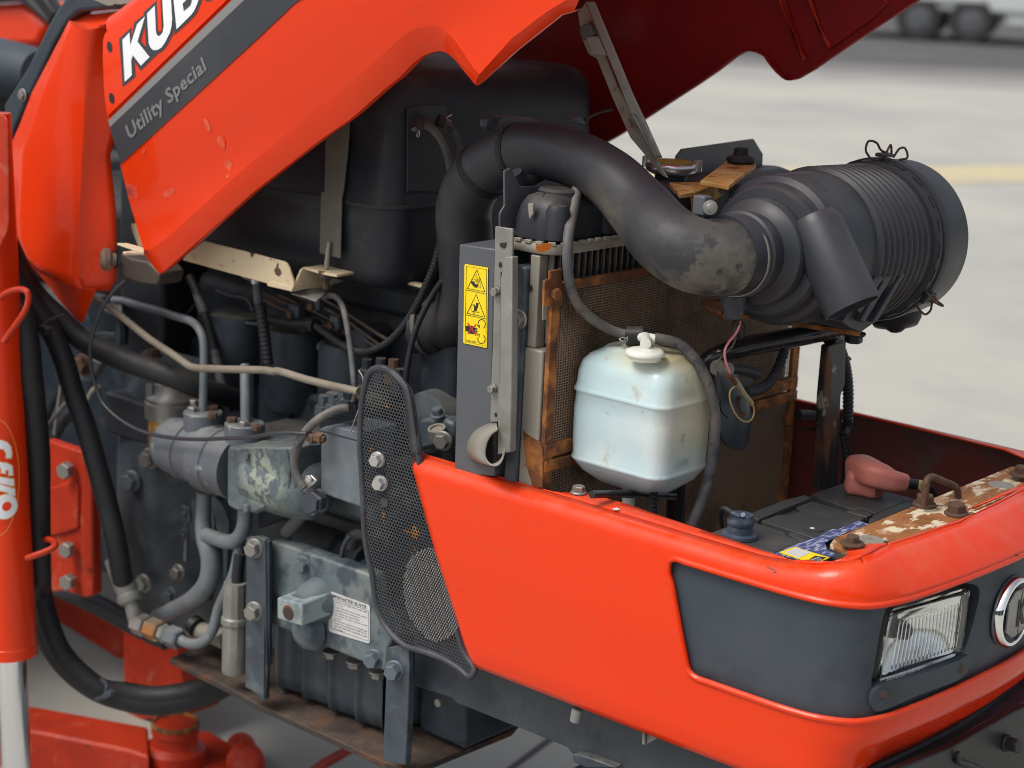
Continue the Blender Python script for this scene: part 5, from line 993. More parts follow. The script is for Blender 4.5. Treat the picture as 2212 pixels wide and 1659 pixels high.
for x, y in ((2138, 617), (2138, 1073)): p = PY(*t(0, 2)(x, y), -.326); bolt('cover_bolt', p, (0, -1, 0), .0062, pumpm, hyd, washer=0)
for k, pts in enumerate((((1755, 330), (1665, 245), (1680, 200), (1838, 250), (1845, 200)), ((2115, 430), (2005, 345), (2110, 380), (2225, 345)))):
    c = PY(*t(0, 2)(*pts[0]), -.272); pf = MB().lathe(c-Zv*.018, Zv, [(0, .030), (.02, .031), (.034, .031), (.036, .029), (.036, 0)], 32).build('port_flange', pumpm, hyd, ang=40)
    for x, y in pts[1:]: p = PY(*t(0, 2)(x, y), -.285 if y > 230 else -.255); p.z = c.z+.018; bolt('port_bolt', p, (0, 0, 1), .0072, boltm if x < 1800 or x > 2100 and x < 2200 else boltr, hyd, 1.2, washer=0)
casting('pump_adaptor', (a1.x-.02, -.23, a1.z-.05), (-.36, -.12, a1.z+.05), engine, .015)
# fuel filter, transmission, starter
c = PY(*t(0, 2)(1490, 130), -.20)
flt = MB().lathe(c, Zv, [(-.03, .045), (-.004, .046), (-.002, .043), (.004, .043), (.012, .032), (.026, .026), (.028, .0)], 36).build('fuel_filter', alum, TR, ang=40, label='dull fuel filter head with an amber bowl'); MB().lathe(c-Zv*.030, -Zv, [(0, .040), (.05, .040), (.06, .03), (.062, 0)], 32).build('filter_bowl', amber, flt, ang=50)
plate('filter_bracket', onY(t(0, 2), '1258,0 1310,0 1300,210 1260,180', -.235), (0, .006, 0), zinc, flt, .001); plate('filter_lug', onY(t(0, 2), '1310,0 1390,0 1390,80 1310,105', -.225), (0, .02, 0), alum, flt, .004)
p = PY(*cB(830, 810), -.16); bolt('banjo_bolt', p, (0, 0, 1), .010, boltr, flt, 1.3, washer=1.5)
casting('relay_box', tuple(PY(*t(0, 2)(900, 410), -.18)), tuple(PY(*t(0, 2)(1330, 200), -.18)+Yv*.08+Zv*.0), plastic, .006)
tm_ = MB(); rows = []
for j in range(13):
    f = j/12; z = .34+.50*f; row = []
    for i in range(25):
        g_ = i/24; x = -1.16+.40*g_; y = -.055-.135*math.sin(math.pi*min(1, max(0, g_*1.05)))**.6*math.sin(math.pi*(.12+.80*f))**.5
        row.append(Vector((x, y, z)))
    rows.append(row)
trn = tm_.grid(rows).build('transmission_housing', engine, TR, ang=60, label='blue-grey cast transmission housing behind the pump')
casting('clutch_housing', (-.86, -.13, .36), (-.60, .2, .80), engine, .02)
casting('gear_case', (-1.75, -.06, .34), (-.84, .25, .86), engine_d, .03); casting('clutch_cover', (-1.70, -.02, .86), (-.86, .25, 1.05), rubber, .03)
for x, y, r, m_ in ((1145, 835, 17, engine), (1300, 640, 17, engine_d), (1245, 2, 15, boltm)): p = PY(*t(0, 2)(x, y), -.195) if y > 10 else PY(*t(0, 3)(1245, 60), -.19); bolt('housing_bolt', p, (.2, -1, 0), mpx(r*.95, p), boltb if m_ is engine else boltm, trn, 1.3)
for x, y in ((440, 850), (375, 1050)): p = PY(*cC(x, y), -.20); bolt('cover_bolt', p, (.1, -1, 0), mpx(13, p), boltm if y < 900 else boltb, trn, 1.3)
lp = cC
ls = plate('link_strap', onY(cC, '470,290 520,300 540,420 500,450 520,500 510,560 500,760 475,760 480,560 455,510 480,440 450,330', -.215), (0, .005, 0), engine, TR, .001)
for x, y, r in ((485, 318, 8), (485, 510, 6)): p = PY(*cC(x, y), -.2155); MB().lathe(p, (0, -1, 0), [(0, mpx(r, p)*1.5), (.003, mpx(r, p)*1.4), (.003, mpx(r, p)*.8), (.0005, mpx(r, p)*.75), (.0005, 0)], 20).build('strap_eye', engine, ls, ang=30)
plate('gasket_plate', onY(cC, '590,220 540,235 560,380 500,400 505,470 600,620 640,900 480,1060 520,1150 700,1100 740,600 740,200', -.18), (0, .01, 0), engine, TR, .002); plate('gasket_plate', onY(cC, '730,200 800,260 870,400 870,560 850,920 820,920 820,620 760,470', -.185), (0, .006, 0), engine, TR, .002)
# pipes below the pump
sp2 = pipe('suction_pipe', LY(cC, '655,160,-.25 655,300,-.25 650,420,-.252 665,540,-.255 710,680,-.258 722,800,-.258 700,920,-.258 620,1040,-.255 500,1130,-.25 370,1190,-.245 250,1245,-.24'), [32, 33, 44, 46, 44, 43, 42, 40, 36, 36], pipem, TR, n=24, label='thick painted suction pipe curving under the pump')
pipe('branch_pipe', LY(cC, '675,530,-.262 760,560,-.265 850,588,-.268 930,575,-.27 985,510,-.27 1008,420,-.268 1012,320,-.265'), 33, pipem, sp2, n=20)
pipe('return_pipe', LY(cC, '965,610,-.262 945,740,-.265 910,880,-.268 840,1040,-.27 780,1180,-.272 745,1320,-.275 690,1420,-.278 610,1470,-.28 530,1470,-.282 450,1435,-.284'), 24, pipem, TR, n=18, label='thin painted pipe ending in a row of hex fittings')
f0 = PY(*cC(460, 1440), -.284); f1 = PY(*cC(70, 1285), -.296); fd = (f1-f0).normalized(); LF = (f1-f0).length
for a, c_, r, m_ in ((0.02, .30, 24, pumpm), (.32, .44, 21, zinc), (.46, .74, 24.5, mat('rust_stained_fitting', (.24, .19, .13), .5, metal=.3, spots=[((.36, .14, .035), 30, .42, .56, .9), ((.5, .5, .45), 26, .6, .64, .7)])), (.77, 1.02, 25, alum)):
    p = f0+fd*LF*a; rr_ = mpx(r, p); L_ = LF*(c_-a); MB().lathe(p, fd, [(0, rr_*.85), (.003, rr_), (L_-.003, rr_), (L_, rr_*.85)], 6, ang=.4).build('hex_fitting', m_, TR, ang=20)
el_ = pipe('hose_elbow', LY(t(0, 3), '1180,420,-.296 1165,380,-.298 1150,300,-.30 1128,220,-.30'), [30, 30, 32, 32], zinc, TR)
c = PY(*t(0, 3)(1112, 165), -.30); d = (PY(*t(0, 3)(1060, 20), -.30)-c).normalized(); MB().lathe(c-d*.012, d, [(0, .018), (.004, .021), (.012, .021), (.016, .0175), (.020, .019), (.075, .0195), (.078, .018)], 24).build('hose_ferrule', zinc, el_, ang=40)
c = PY(*cC(925, 1330), -.29); vf = MB().lathe(c+Zv*.075, -Zv, [(0, .0185), (.055, .0195), (.058, .022), (.066, .0225), (.070, .0195), (.145, .0205), (.15, .018)], 12).build('hose_ferrule', zinc, TR, ang=28); pipe('ferrule_hose', LY(cC, '965,700,-.28 950,850,-.285 935,1070,-.29'), 26, rubber, vf); pipe('ferrule_stub', LY(cC, '925,1580,-.29 930,1660,-.29'), 30, rubber, vf)
pipe('tan_coupling', LY(cC, '560,1330,-.24 700,1380,-.245 860,1440,-.25'), 42, beige, TR, n=20); pipe('coupling_clamp', LY(cC, '560,1300,-.25 600,1330,-.25'), 44, rubber, TR)
# lever box, its hose and fittings
bx = onY(t(1, 2), '556,398 892,492 916,1075 552,945', -.312); lb = plate('lever_box', bx, (0, .07, 0), mat('grey_tin_box', (.155, .18, .20), .40, spots=[((.105, .12, .14), 12, .45, .65, .8), ((.24, .26, .26), 22, .58, .72, .6)], bump=(40, .1, .002)), TR, .004, seg=3, label='plain grey tin box beside the perforated guard')
plate('box_lid', onY(t(1, 2), '552,388 600,368 720,372 892,420 894,496 556,404', -.314), (0, .074, 0), mat('grey_tin_box', (0, 0, 0)), lb, .003)
pr = Print(lambda x, y: PY(*t(1, 2)(x, y), -.222), (0, -.0008, 0)).poly([(605, 296), (690, 318), (752, 345), (735, 400), (602, 372)]); wl = pr.build('pump_label', labelw, TR)
pr = Print(lambda x, y: PY(*t(1, 2)(x, y), -.2232), (0, -.0002, 0)); pr.text('IMPORTANT', (615, 338), (160, 46), (4, -28), .02); pr.line([(612, 352), (720, 383)], 4); pr.build('label_lettering', black_dec, wl)
MB().tube(LY(t(1, 2), '752,372,-.26 830,400,-.27', ), .012, 10, smooth=False).build('label_backing', engine, wl) if False else None
oh2 = pipe('oil_hose', LY(t(1, 2), '800,205,-.30 720,215,-.31 620,255,-.325 520,320,-.335 430,410,-.34 365,520,-.342 332,640,-.343 335,740,-.343 370,830,-.342 420,900,-.34'), 19, rubber_g, TR, n=18, label='curved grey oil hose beside the tin box')
c = PY(*t(1, 2)(800, 212), -.285); MB().lathe(c-Vector((.018, .0, .0)), (.8, -.3, .1), [(0, .013), (.012, .014), (.014, .012), (.034, .012)], 6).build('hose_union', engine, oh2, ang=20)
plate('hose_clamp', onY(t(1, 2), '365,865 470,785 520,835 500,865 415,930 390,920', -.338), (0, .004, 0), galv, oh2, .001); p = PY(*t(1, 2)(462, 818), -.340); bolt('clamp_screw', p, (0, -1, 0), .0055, galv, oh2, .7, washer=0)
c = PY(*t(1, 2)(535, 1010), -.318); MB().lathe(c, (.3, -.9, .1), [(0, .016), (.018, .017), (.020, .014), (.028, .014), (.028, 0)], 6).build('banjo_nut', bluesteel, oh2, ang=20); pipe('hose_stub', LY(t(1, 2), '440,905,-.318 500,960,-.315 540,1010,-.31', ), [20, 17, 17], pipem, oh2); pipe('pipe_elbow', LY(t(1, 2), '520,930,-.29 600,960,-.29 610,1060,-.28 560,1090,-.28'), 17, bluesteel, oh2)
dh = pipe('drain_hose', LY(t(1, 2), '455,1040,-.30 400,1120,-.295 330,1210,-.285 260,1290,-.275'), 29, rubber_g, TR, ring=.0045, amp=.05, n=20); plate('band_clamp', onY(t(1, 2), '440,1035 490,1050 505,1120 480,1140 450,1095', -.325), (0, .006, 0), zinc, dh, .001)
for x, y, m_, r in ((600, 165, engine, 13), (770, 110, engine, 14), (690, 150, engine, 13)): p = PY(*t(1, 2)(x, y), -.26); MB().lathe(p-Zv*.02, Zv, [(0, .016), (.016, .016), (.017, .011), (.032, .011), (.033, 0)], 6).build('pump_union', m_, TR, ang=20)
casting('pump_governor', tuple(PY(*t(1, 2)(560, 330), -.25)-Zv*.06), tuple(PY(*t(1, 2)(900, 150), -.25)+Yv*.1), engine_d, .01)
pipe('spring_wire', LY(cJ, '1385,405,-.31 1430,480,-.312 1432,560,-.314 1405,750,-.316 1350,930,-.318 1300,1070,-.318'), 3.2, zinc, TR)
# front of the engine, right of the guard
casting('water_pump', tuple(PY(*t(1, 2)(1350, 400), -.16)-Zv*.10), tuple(PY(*t(1, 2)(1710, 300), -.16)+Yv*.2+Zv*.12), engine_d, .02)
for x, y, m_, r in ((1080, 1470, engine_d, 13), (1190, 1480, boltr, 12), (960, 1480, engine_d, 18), (1240, 1560, engine_d, 12)): p = PY(*t(1, 1)(x, y), -.20); MB().lathe(p-Zv*.03, Zv, [(0, .013), (.02, .013), (.022, .008), (.036, .008), (.036, 0)], 8).build('pump_delivery_union', m_, TR, ang=20)
alt = MB().lathe(PY(*t(1, 2)(1440, 340), -.19), Yv, [(0, 0), (0, .03), (.006, .045), (.05, .048)], 32).build('belt_tensioner', engine, TR, ang=40)
plate('tension_arm', onY(t(1, 2), '1400,310 1480,290 1640,300 1712,340 1712,480 1640,520 1420,580 1395,500', -.21), (0, .03, 0), engine, TR, .006); p = PY(*t(1, 2)(1572, 275), -.21); bolt('tension_bolt', p, (0, -.3, 1), .0075, boltb, alt, 1.6)
MB().lathe(PY(*t(1, 2)(1565, 400), -.225), (0, -.35, 1), [(-.010, .0125), (.004, .013), (.004, .0095), (.001, .009), (.001, 0)], 28).build('pale_ring', beige, alt, ang=40)
p = PY(*t(1, 2)(1620, 490), -.232); bolt('adjust_bolt', p, (.3, -1, 0), .010, boltm, alt, 1.2)
casting('dark_cover', tuple(PY(*t(1, 1)(1300, 1659), -.10)), tuple(PY(*t(1, 1)(1720, 1150), -.10)+Yv*.2), engine_d, .04)
p = PY(*t(1, 2)(1575, 115), -.11); MB().lathe(p, (0, -1, 0), [(0, .012), (.008, .012), (.009, .009), (.004, .006), (.004, 0)], 18).build('cover_port', engine_d, eng)

# ---------------------------------------------------------------- perforated side guard
YG = -.322
go = [t(1, 1)(x, y) for x, y in ((948, 1655), (965, 1585), (1000, 1540), (1060, 1518), (1130, 1530), (1200, 1575), (1260, 1640))] + [t(1, 2)(x, y) for x, y in ((1320, 60), (1352, 200), (1375, 380), (1395, 480), (1412, 600), (1420, 720), (1520, 1180), (1640, 1650))] + [t(1, 3)(x, y) for x, y in ((1790, 640), (1890, 800), (1850, 868), (1760, 800), (1640, 725), (1540, 680), (1420, 640), (1300, 605), (1215, 540), (1140, 455), (1080, 360), (1040, 240), (1020, 100), (1005, -20))] + [t(1, 2)(x, y) for x, y in ((985, 1560), (955, 1400), (935, 1200), (928, 1000), (915, 750), (902, 560), (900, 380), (908, 250), (925, 100))]
G3 = [PY(x, y, YG) for x, y in go]; G2 = [(p.x, p.z) for p in G3]
gd = MB().tube(G3[7:]+G3[:1] if False else G3+G3[:1], .0048, 10, .006, caps=False).build('guard_edge', mat('guard_rubber', (.045, .047, .055), .42, spots=[((.10, .10, .11), 18, .52, .7, .7)]), TR, label='perforated black side guard with a rubber edge')
fl3 = [PY(*t(1, 2)(x, y), YG) for x, y in ((1060, -140), (1160, -105), (1215, -50), (1258, 20), (1290, 150), (1310, 300), (1325, 480), (1345, 620))]; fo = [PY(*t(1, 2)(x, y), YG-.004) for x, y in ((1060, -155), (1180, -120), (1250, -60), (1312, 20), (1345, 150), (1370, 330), (1390, 480), (1412, 610))]
MB().ribbon(rs(fl3, 24), rs(fo, 24)).build('guard_flange', mat('guard_rubber', (0, 0, 0)), gd, thick=.003)
b = MB(); pit = .0054; xs = [p[0] for p in G2]; zs = [p[1] for p in G2]; j = 0; z = min(zs)
GS = G2[::1]
def bend(x, z): return YG-.002+.03*max(0, (.72-z))*0
while z < max(zs):
    x = min(xs)+(pit/2 if j % 2 else 0)
    while x < max(xs):
        if inside((x, z), GS):
            R0 = pit/math.sqrt(3); V = []
            for r_ in (R0, R0*.72):
                for k in range(6): a = R(60*k+30); V.append((x+r_*math.cos(a), YG, z+r_*math.sin(a)))
            b.add(V, [(k, (k+1) % 6, 6+(k+1) % 6, 6+k) for k in range(6)])
        x += pit
    z += pit*math.sqrt(3)/2; j += 1
b.build('perforated_sheet', perfm, gd, smooth=False, kind='stuff', thick=.0012, fix=False)
# round bright patch of wire mesh behind the holes
c = PY(*t(1, 3)(1530, 160), -.3265); b = MB()
for i in range(-16, 17):
    for j in range(-22, 23):
        x, z = i*.0044+(.0022 if j % 2 else 0), j*.0038
        if (x/.056)**2+(z/.066)**2 < 1: b.add([(c.x+x-.0009, c.y, c.z+z), (c.x+x, c.y-.0012, c.z+z-.0017), (c.x+x+.0009, c.y, c.z+z), (c.x+x, c.y-.0012, c.z+z+.0017)], [(0, 1, 2, 3)])
b.build('mesh_patch', mat('pale_mesh', (.32, .31, .29), .4, metal=.4), gd, smooth=False, kind='stuff', thick=.0008)
for x, y, w in ((1055, 652, 12.5), (1080, 855, 12.5)): p = PY(*t(1, 2)(x, y), YG-.003); bolt('guard_bolt', p, (.25, -1, 0), mpx(w, p), galv, gd, 1.5)
p = PY(*t(1, 2)(1108, 1025), YG-.0015); MB().lathe(p, (0, -1, 0), [(0, .0075), (.0006, .007), (.0006, 0)], 16).build('weld_spot', bluesteel, gd)

# ---------------------------------------------------------------- oil pan, plates, struts, rail
opm = mat('oil_pan_paint', (.045, .056, .070), .48, spots=[((.10, .115, .12), 11, .50, .68, .75), ((.028, .034, .045), 17, .5, .64, .8), ((.17, .15, .11), 24, .66, .74, .7, .8)], bump=(24, .3, .003))
b = MB(); rows = []; nX = 110; xa, xb = PY(*t(1, 3)(140, 900), -.25).x, PY(*t(1, 3)(1120, 1250), -.25).x
for zz_, e in ((.53, 0), (.50, 0), (.42, .0), (.398, .004), (.391, .012), (.389, .03)):
    row = []
    for i in range(nX+1):
        u = i/nX; ph = (u*4.3) % 1.0; d = .030+.013*math.exp(-((ph-.3)/.15)**2)+.004*math.exp(-((ph-.65)/.2)**2)
        row.append(Vector((xa+(xb-xa)*u, -.215-d+e, zz_)))
    rows.append(row)
b.grid(rows); b.build('oil_pan', opm, TR, ang=50, label='ribbed blue-grey cast oil pan above the skid plate')
casting('sump_body', (xa, -.19, .387), (xb+.005, .15, .55), opm, .01)
casting('sump_front', (xb+.02, -.20, .392), (xb+.115, .15, .60), engine_d, .006)
YS = -.296
spl = onY(t(1, 2), '122,1352 300,1405 960,1638', YS)+onY(t(1, 3), '1000,20 1020,200 1060,330 1140,480 1180,540 1140,620 1122,832 112,412 118,0', YS)
smp = plate('filter_plate', spl, (0, .03, 0), platem, TR, .004, label='blue-grey plate with an oil filter notice')
LB = [(632, 150), (648, 133), (975, 250), (986, 268), (986, 570), (972, 582), (645, 482), (632, 465)]
toI = lambda x, y: PY(*t(1, 3)(x, y), YS-.0006)
nl = Print(toI, (0, -.0006, 0)).poly(LB).build('notice_label', labelw, TR, label='white IMPORTANT FOR OIL FILTER notice')
pr = Print(lambda x, y: PY(*cI(x, y), YS-.0014), (0, 0, 0)); pr.text('IMPORTANT FOR OIL FILTER', (262, 298), (925, 318), (0, -88), .02)
for i, (tx, w) in enumerate((('1. Replace cartridge after every 200', 945), ('   hrs. of use.', 300), ('2. Apply a thin film of oil to the surface', 945), ('   of gasket before screwing on.', 745), ('3. Then tighten enough by hand.', 745), ('4. When filter has been removed, oil will', 945), ('   decrease.', 265), ('   Be sure to check for oil leakage', 945), ('   crank case oil level and refill to de-', 945), ('   signated level, after operating engine', 945), ('   for a while.', 310))):
    y = 398+i*73; x = 255 if tx[0] != ' ' else 312; ww = w-(x-255); pr.text(tx.strip(), (x, y+(x-255)*.34), (ww, ww*.345), (0, -38), .006)
pr.build('notice_lettering', black_dec, nl)
pr = Print(lambda x, y: PY(*cI(x, y), YS-.0014), (0, -.0002, 0)); pr.line([(232, 318), (1215, 655), (1240, 690), (1238, 1480), (262, 1145), (230, 1110)], 7, True); pr.build('notice_border', black_dec, nl)
kx = lambda s, Y: onY(t(1, 3), s, Y)
MB().lathe(PY(*t(1, 3)(470, 230), -.312), Yv, [(-.026, .020), (-.014, .023), (-.004, .029), (.02, .036)], 28).build('boss_collar', platem, smp, ang=50)
f = kx('180,185 392,240 398,440 180,372', -.352); bs = MB().prism(f, (.006, .055, .006)).build('square_boss', mat('pale_boss', (.26, .31, .31), .46, spots=[((.13, .16, .18), 22, .52, .62, .8), (RUST, 46, .66, .72, .8)]), smp, bevel=.003)
c = sum(f, Vector())/4+Vector((-.002, -.0004, -.002)); MB().lathe(c, (0, -1, 0), [(-.0003, .0112), (.0006, .0112)], 24).build('boss_hole', rust, smp); MB().lathe(c+Vector((.001, -.0008, -.001)), (0, -1, 0), [(0, .0092), (.0004, .0092)], 24).build('hole_depth', rustd, smp)
MB().lathe(PY(*t(1, 3)(420, 470), -.31), Yv, [(-.012, .014), (-.004, .026), (.01, .034)], 24).build('boss_weld', platem, smp, ang=60)
for x, y in ((450, 555), (650, 645), (850, 730), (1050, 820)): p = PY(*t(1, 3)(x, y), -.27); bolt('pan_bolt', p, (0, 0, -1), .009, boltm, smp, 1.2)
for k, x, y, w, m_ in ((t(1, 2), 410, 1560, 14, platem), (t(1, 3), 1025, 712, 15.5, boltb)): p = PY(*k(x, y), YS-.001); bolt('plate_bolt', p, (.3, -1, 0), mpx(w, p), m_, smp, 1.5)
s1 = onY(cC, '1022,555 1110,545 1182,572 1192,1000 1196,1659', -.318)+onY(t(1, 3), '75,400 66,1075 0,1010', -.318)+onY(t(0, 3), '2118,960 2122,400', -.318)
sl = plate('front_strut', s1, (0, .012, 0), bluesteel, TR, .0015); 
sl2 = plate('strut_fold', onY(cC, '1190,575 1220,585 1222,1659', -.316)+onY(t(1, 3), '104,500 98,860 84,1060 66,1070', -.316), (0, .006, 0), engine_d, sl, .001)
for x, y in ((1100, 640), (1098, 1185)): p = PY(*cC(x, y), -.319); bolt('strut_bolt', p, (.3, -1, 0), mpx(15, p), boltm, sl, 1.5)
s2 = kx('1142,620 1320,590 1322,900 1312,1210 1292,1632 1095,1600 1110,1200 1122,860', -.320)
sr = plate('front_strut', s2, (0, .012, 0), bluesteel, TR, .0015); plate('strut_fold', kx('1320,595 1352,600 1352,880 1335,930 1330,1240 1300,1640 1292,1632 1312,1210', -.314), (0, .006, 0), engine_d, sr, .001)
p = PY(*t(1, 3)(1205, 812), -.321); bolt('strut_bolt', p, (.3, -1, 0), mpx(16, p), boltb, sr, 1.5)
zp_ = .3835
sk = [PZ(*t(0, 3)(x, y), zp_) for x, y in ((1465, 712), (1540, 690), (2000, 600))]
rail_ = [Vector((-.30, .10, zp_))]
skp = [PZ(*t(0, 3)(1465, 710), zp_), PZ(*t(0, 3)(2000, 980), zp_), PZ(*t(1, 3)(0, 1100), zp_), PZ(*t(1, 3)(1095, 1602), zp_), PZ(*t(1, 3)(1270, 1655), zp_), PZ(*t(1, 3)(1420, 1655), zp_), PZ(*t(1, 3)(2212, 1332), zp_)]
e_ = skp[-1]+Vector((-.02, .05, 0)); skp += [e_, Vector((-.25, .16, zp_)), Vector((-.80, .16, zp_)), Vector((skp[0].x-.02, -.12, zp_))]
plate('skid_plate', skp, (0, 0, -.010), rustd, TR, .0015, label='dark rusty skid plate under the engine')
plate('oil_soaked_flap', [PZ(*t(1, 3)(x, y), zp_+.006) for x, y in ((1560, 1180), (1720, 1100), (2000, 1200), (2212, 1300), (2000, 1385), (1900, 1400), (1760, 1320))], (0, 0, -.004), rubber_d, TR, .001)
rl = kx('1358,560 1800,560 2212,560', -.285)+onY(t(2, 3), '1500,900 2400,1300 2500,1700 640,1662 522,1602 526,1545 470,1480 0,1290', -.285)+kx('2140,1262 2000,1205 1730,1100 1695,1060 1340,940', -.285)
rd = plate('frame_rail', rl, (0, .022, 0), mat('frame_paint', (.052, .060, .072), .45, spots=[((.026, .032, .045), 8, .48, .60, .85), ((.12, .13, .12), 14, .60, .74, .6), ((.22, .13, .05), 30, .68, .74, .7)], bump=(30, .25, .003)), TR, .002, label='blue-black frame rail under the nose cowl')
for k, x, y in ((t(1, 3), 1575, 1097), (t(2, 3), 30, 960)): p = PY(*k(x, y), -.23); MB().lathe(p, (0, -1, 0), [(0, .006), (.002, .006)], 12).build('drilled_hole', beige, rd)
plate('rail_foot', onY(t(2, 3), '522,1540 640,1560 900,1659 640,1662 522,1602', -.30), (0, .02, 0), bluesteel, rd, .002)
# weights bracket under the front
MB().box((.40, -.30, .548), (.50, .30, .590)).build('front_cross_bar', mat('frame_paint', (0, 0, 0)), TR, bevel=.003)
wb = [PX(*t(3, 3)(x, y), .52) for x, y in ((1000, 1720), (1600, 1480), (2060, 1215), (2120, 1180), (2400, 1060), (2400, 1900), (1000, 1900))]
wbp = plate('weight_bracket', wb, (-.012, 0, 0), mat('black_bracket_paint', (.016, .017, .019), .45, spots=[((.035, .036, .036), 22, .52, .7, .7)], bump=(60, .2, .002)), TR, .002, label='black bracket below the nose with one big bolt')
p = PX(*t(3, 3)(2050, 1440), .522); bolt('bracket_bolt', p, (1, -.1, .1), mpx(15, p), mat('black_bracket_paint', (0, 0, 0)), wbp, 2.2, washer=1.3)
pipe('bracket_weld', [PX(*t(3, 3)(x, y), .524) for x, y in ((1640, 1520), (1640, 1590), (1700, 1620), (1860, 1680))], [10, 16, 13], mat('black_bracket_paint', (0, 0, 0)), wbp)
b = MB(); pts = [PX(*t(3, 3)(x, y), .508) for x, y in ((1180, 1680), (1500, 1510), (1800, 1320), (2120, 1150))]; b.tube(pts, .004, 8, .006, ring=.01, amp=.5).build('edge_chain', rustd, wbp)
plate('tan_weight', [PX(*t(3, 3)(x, y), .45) for x, y in ((2060, 1095), (2120, 1110), (2190, 1150), (2212, 1180), (2060, 1195))], (-.05, 0, 0), beige, TR, .003)
plate('dark_upright', [PX(*t(3, 3)(x, y), .40) for x, y in ((2030, 1030), (2152, 960), (2155, 1150), (2060, 1100))], (-.05, 0, 0), rubber, TR, .002)
plate('red_upright', [PX(*t(3, 3)(x, y), .36) for x, y in ((2150, 960), (2330, 860), (2330, 1200), (2160, 1150))], (-.03, 0, 0), red_old, TR, .002)

# more of the crowded engine side
def D3(k, x, y, Y): return PY(*k(x, y), Y)
st = MB().lathe(D3(t(1, 2), 330, 1330, -.20), Xv, [(0, .0), (0, .034), (.01, .038), (.11, .038), (.115, .030), (.16, .028), (.162, 0)], 32).build('starter_motor', engine_d, TR, ang=40)
pipe('oil_filler_elbow', LY(t(1, 2), '960,1300,-.25 880,1295,-.255 830,1340,-.26 815,1420,-.262'), [30, 32, 32, 30], mat('brown_elbow', (.045, .038, .036), .4, spots=[((.09, .08, .075), 20, .5, .7, .7)]), TR, n=20)
pipe('elbow_band', LY(t(1, 2), '815,1310,-.27 770,1370,-.272 745,1450,-.274 735,1530,-.272'), 11, bluesteel, TR)
MB().box(tuple(D3(t(1, 2), 300, 1480, -.20)-Zv*.02), tuple(D3(t(1, 2), 960, 1500, -.20)+Yv*.1+Zv*.05)).build('crankcase_flange', engine, TR, bevel=.006)
for x in range(380, 960, 140): p = D3(t(1, 2), x, 1395+(x-380)*.30, -.205); bolt('flange_bolt', p, (0, -.2, 1), .0075, boltb, TR, 1.2)
plate('hose_bracket', onY(cB, '180,560 260,545 400,560 440,430 468,560 462,690 430,705 400,620 210,655', -.20), (0, .012, 0), engine, TR, .002)
plate('dash_bracket', onY(t(0, 1), '700,860 860,900 900,1010 1010,1060 1040,1200 1035,1330 1000,1340 960,1250 820,1230 760,1100', -.18), (0, .02, 0), engine_d, TR, .004)
p = D3(t(0, 1), 725, 1490, -.24); bolt('pivot_bolt', p, (.2, -1, 0), .013, boltr, TR, 1.2); plate('pivot_lug', onY(t(0, 1), '650,1480 720,1400 800,1440 880,1480 820,1560 760,1650 690,1640', -.235), (0, .02, 0), engine, TR, .004)
for x, y, w_ in ((1560, 980, 20), (1200, 1180, 14), (1190, 1060, 14), (700, 700, 12)): p = D3(cA, x/1.0-40*0, y, -.125); bolt('block_bolt', p, (.1, -1, 0), mpx(w_*.5, p), engine, TR, 1.3)
for s in ('330,640 520,690 800,735 960,740', '300,1100 620,1180 900,1260 1240,1330 1500,1370'): pipe('fuel_line', LY(cA, s, -.145), 7, engine, TR)
pipe('wire_run', LY(cA, '400,380,-.15 560,440,-.155 740,480,-.16 800,600,-.165', ), 8, rubber, TR); pipe('wire_run', LY(cA, '520,60,-.17 620,150,-.17 700,230,-.165 790,260,-.16'), 6, beige, TR)
for x0_, x1_, y_ in ((1240, 1360, 760), (1000, 1110, 860), (1500, 1620, 900)): plate('casting_web', onY(cA, f'{x0_},{y_} {x1_},{y_+20} {x1_-10},{y_+260} {x0_+20},{y_+220}', -.14), (0, .03, 0), engine_d, TR, .006)
sub('valve_cover', (-.90, -.10, 1.03), (-.40, .14, 1.045), engine, .01)
for i_ in range(6): sub('crankcase_rib', (-.83+.085*i_, -.152, .66), (-.815+.085*i_, -.13, .86), engine_d, .004)
plate('lower_cover', onY(t(1, 2), '0,880 180,1030 420,1000 430,1100 200,1180 0,1260', -.19), (0, .03, 0), engine_d, TR, .006)
# ---------------------------------------------------------------- dash cowl, trim, parts behind
kk = [(t(0, 0), 590, 190, 770, 262, 852, 240, 1000, 232), (t(0, 0), 520, 330, 748, 400, 815, 420, 1010, 430), (t(0, 0), 400, 560, 735, 640, 800, 650, 1010, 660), (t(0, 0), 280, 790, 722, 860, 790, 870, 1010, 890), (t(0, 0), 160, 1100, 708, 1150, 775, 1160, 1010, 1150), (t(0, 0), 70, 1300, 698, 1350, 760, 1360, 952, 1350), (t(0, 0), 55, 1655, 685, 1655, 748, 1655, 985, 1655), (t(0, 1), 40, 220, 668, 200, 735, 200, 1000, 200), (t(0, 1), 60, 420, 660, 420, 728, 420, 1002, 440), (t(0, 1), 130, 545, 655, 560, 720, 600, 1004, 640), (t(0, 1), 190, 562, 660, 705, 728, 760, 1003, 760), (t(0, 1), 250, 640, 700, 838, 745, 848, 945, 860)]
b = MB(); rows = []
for k, xl, yl, x1, y1, x2, y2, xr, yr in kk:
    l, c1, c2, r_ = PY(*k(xl, yl), -.325), PY(*k(x1, y1), -.325), PY(*k(x2, y2), -.315), PY(*k(xr, yr), -.285)
    q = [l, l.lerp(c1, .3)+Vector((0, -.006, 0)), l.lerp(c1, .6)+Vector((0, -.008, 0)), l.lerp(c1, .88)+Vector((0, -.004, 0)), c1.lerp(c2, .15), c1.lerp(c2, .6)+Vector((0, -.001, 0)), c2, c2.lerp(r_, .35), c2.lerp(r_, .7), r_]
    rows.append(q)
